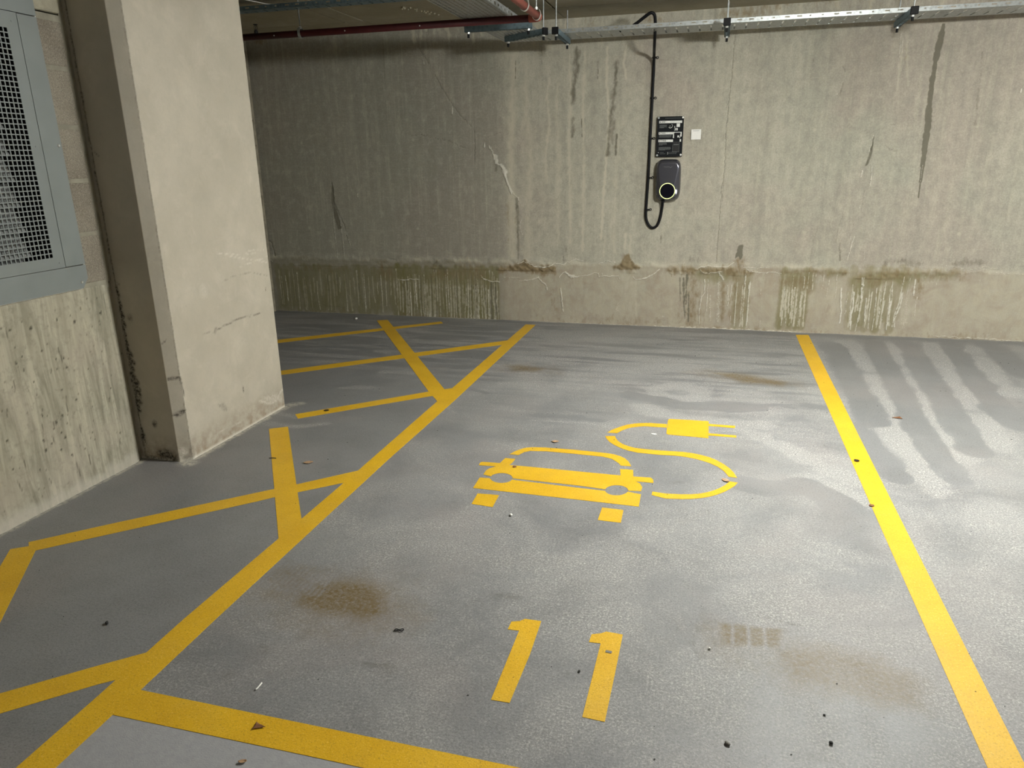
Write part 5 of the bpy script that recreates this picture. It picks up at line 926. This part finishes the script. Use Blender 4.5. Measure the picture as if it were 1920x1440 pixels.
def pebble(key, label, rad, mat, seed, sx=1.3, cat='pebble', name='pebble'):
    x, y = DEB[key]; rg = random.Random(seed); b = bmesh.new(); bmesh.ops.create_icosphere(b, subdivisions=2, radius=rad)
    for v in b.verts: v.co = Vector((v.co.x*sx, v.co.y, v.co.z*.75))*(1+rg.uniform(-.12, .12))
    zmin = min(v.co.z for v in b.verts); [setattr(v.co, 'z', v.co.z-zmin+.0004) for v in b.verts]
    o = obj(name, b, mat, None, True); o.location = (x, y, 0); o.rotation_euler = (0, 0, rg.uniform(0, 3)); tag(o, label, cat)
pebble('ball', 'tiny white ball on the floor by the foot of the back wall', .014, M_CHALK, 1, 1.0, 'ball', 'small_ball')
pebble('bead', 'tiny white bead beside the tyre mark on the right', .0045, M_CHALK, 2, 1.0, 'bead', 'bead')
pebble('pebA', 'pale pebble between the painted wheels of the car', .007, M_CHALK, 3)
pebble('pebB', 'dark pebble between the two digits', .004, M_STONE, 4)
pebble('pebC', 'round black pebble near the bottom edge, left of the right line', .0055, M_STONE, 5, 1.0)
pebble('pebD', 'black pebble inside the near hatched triangle', .006, M_STONE, 6, 1.8)
pebble('smear', 'dark grit lump at the bottom of the bay below the tyre mark', .006, M_GREYCHIP, 7, 1.6)
pebble('scrap', 'small dark stone in front of the brown tyre mark', .003, M_STONE, 8)
x, y = DEB['tab']; bm = bmesh.new(); box(bm, -.0105, .0105, -.006, .006, .0013, .0030, .0008, 1); o = obj('tape_scrap', bm, M_GREYCHIP); o.location = (x, y, 0); o.rotation_euler = (0, 0, -.1); tag(o, 'small grey rectangular scrap stuck on the right-hand digit', 'tape')
def twig(key, label, pts, rad, mat, cat='twig', name='twig', closed=False):
    x, y = DEB[key]; b = bmesh.new(); tube(b, catmull(pts, 4) if not closed else pts, rad, 7, closed); o = obj(name, b, mat, None, True); o.location = (x, y, 0); tag(o, label, cat)
twig('twigA', 'short black twig lying across the edge of the wide short stripe', [(-.018, -.004, .0035), (-.004, 0, .0045), (.006, .003, .004), (.02, .003, .0035)], .0022, M_STONE)
twig('stick', 'short pale splinter in the near left corner of the bay', [(.0, .02, .003), (.001, .0, .0035), (-.001, -.012, .003)], .0024, M_CHALK, 'splinter', 'splinter')
r_ = []
for i in range(24):
    a = 2*math.pi*i/24; r_.append((.016*math.cos(a), .006*math.sin(2*a)+.002*math.cos(a), .0025+.0015*(1+math.cos(a))))
twig('loop', 'black rubber band twisted in a figure eight left of the digits', r_, .0016, M_BLACK, 'rubber band', 'rubber_band', True)
# scattered grit
bm = bmesh.new(); rg = random.Random(12)
for i in range(300):
    if rg.random() < .7: x = rg.uniform(-1.6, 2.4); y = rg.uniform(1.45, 6.6)
    else: x = rg.uniform(-2.9, -1.7); y = rg.uniform(1.2, 6.5)
    if x < -2.6 and y > 2.9: continue
    s = rg.uniform(.0006, .0017)*(1+y*.10); ret = bmesh.ops.create_icosphere(bm, subdivisions=1, radius=s, matrix=Matrix.Translation((x, y, s*.6+.001)) @ Matrix.Diagonal((1+rg.random(), 1, .6, 1)))
o = obj('grit', bm, M_STONE); tag(o, 'fine dark grit scattered over the floor', 'grit', kind='stuff')

# ================================================================ LAMPS (unseen, box shape chosen for its light; rear pair added as fill)
LAB = ['boxy white lamp hanging above the charging bay, nearest the back wall', 'boxy white lamp hanging over the bays far to the right', 'boxy white fill lamp added behind the viewpoint', 'boxy white fill lamp added behind and to the right of the viewpoint']
for (loc, rad), lab in zip(LAMPS, LAB):
    r = empty('ceiling_light', loc, lab, 'lamp', 'bulkhead lamps')
    bm = bmesh.new(); box(bm, -.13, .13, -.215, .215, .111, .16, .008, 2); obj('housing', bm, M_WHITE, r)
    bm = bmesh.new(); box(bm, -.125, .125, -.21, .21, 0, .11, .015, 3)
    kd = NM('lamp_diffuser', 0.5, 0.3); kd.col((0.8, 0.8, 0.8)); kd.b.inputs['Emission Color'].default_value = (*LAMP_COL, 1); kd.b.inputs['Emission Strength'].default_value = rad
    obj('diffuser', bm, kd.m, r)
    for s in (-1, 1):
        bm = bmesh.new(); cyl(bm, (0, s*.15, .16), (0, s*.15, ZC-loc[2]), .004, 8); obj('suspension_rod', bm, M_GALV, r)
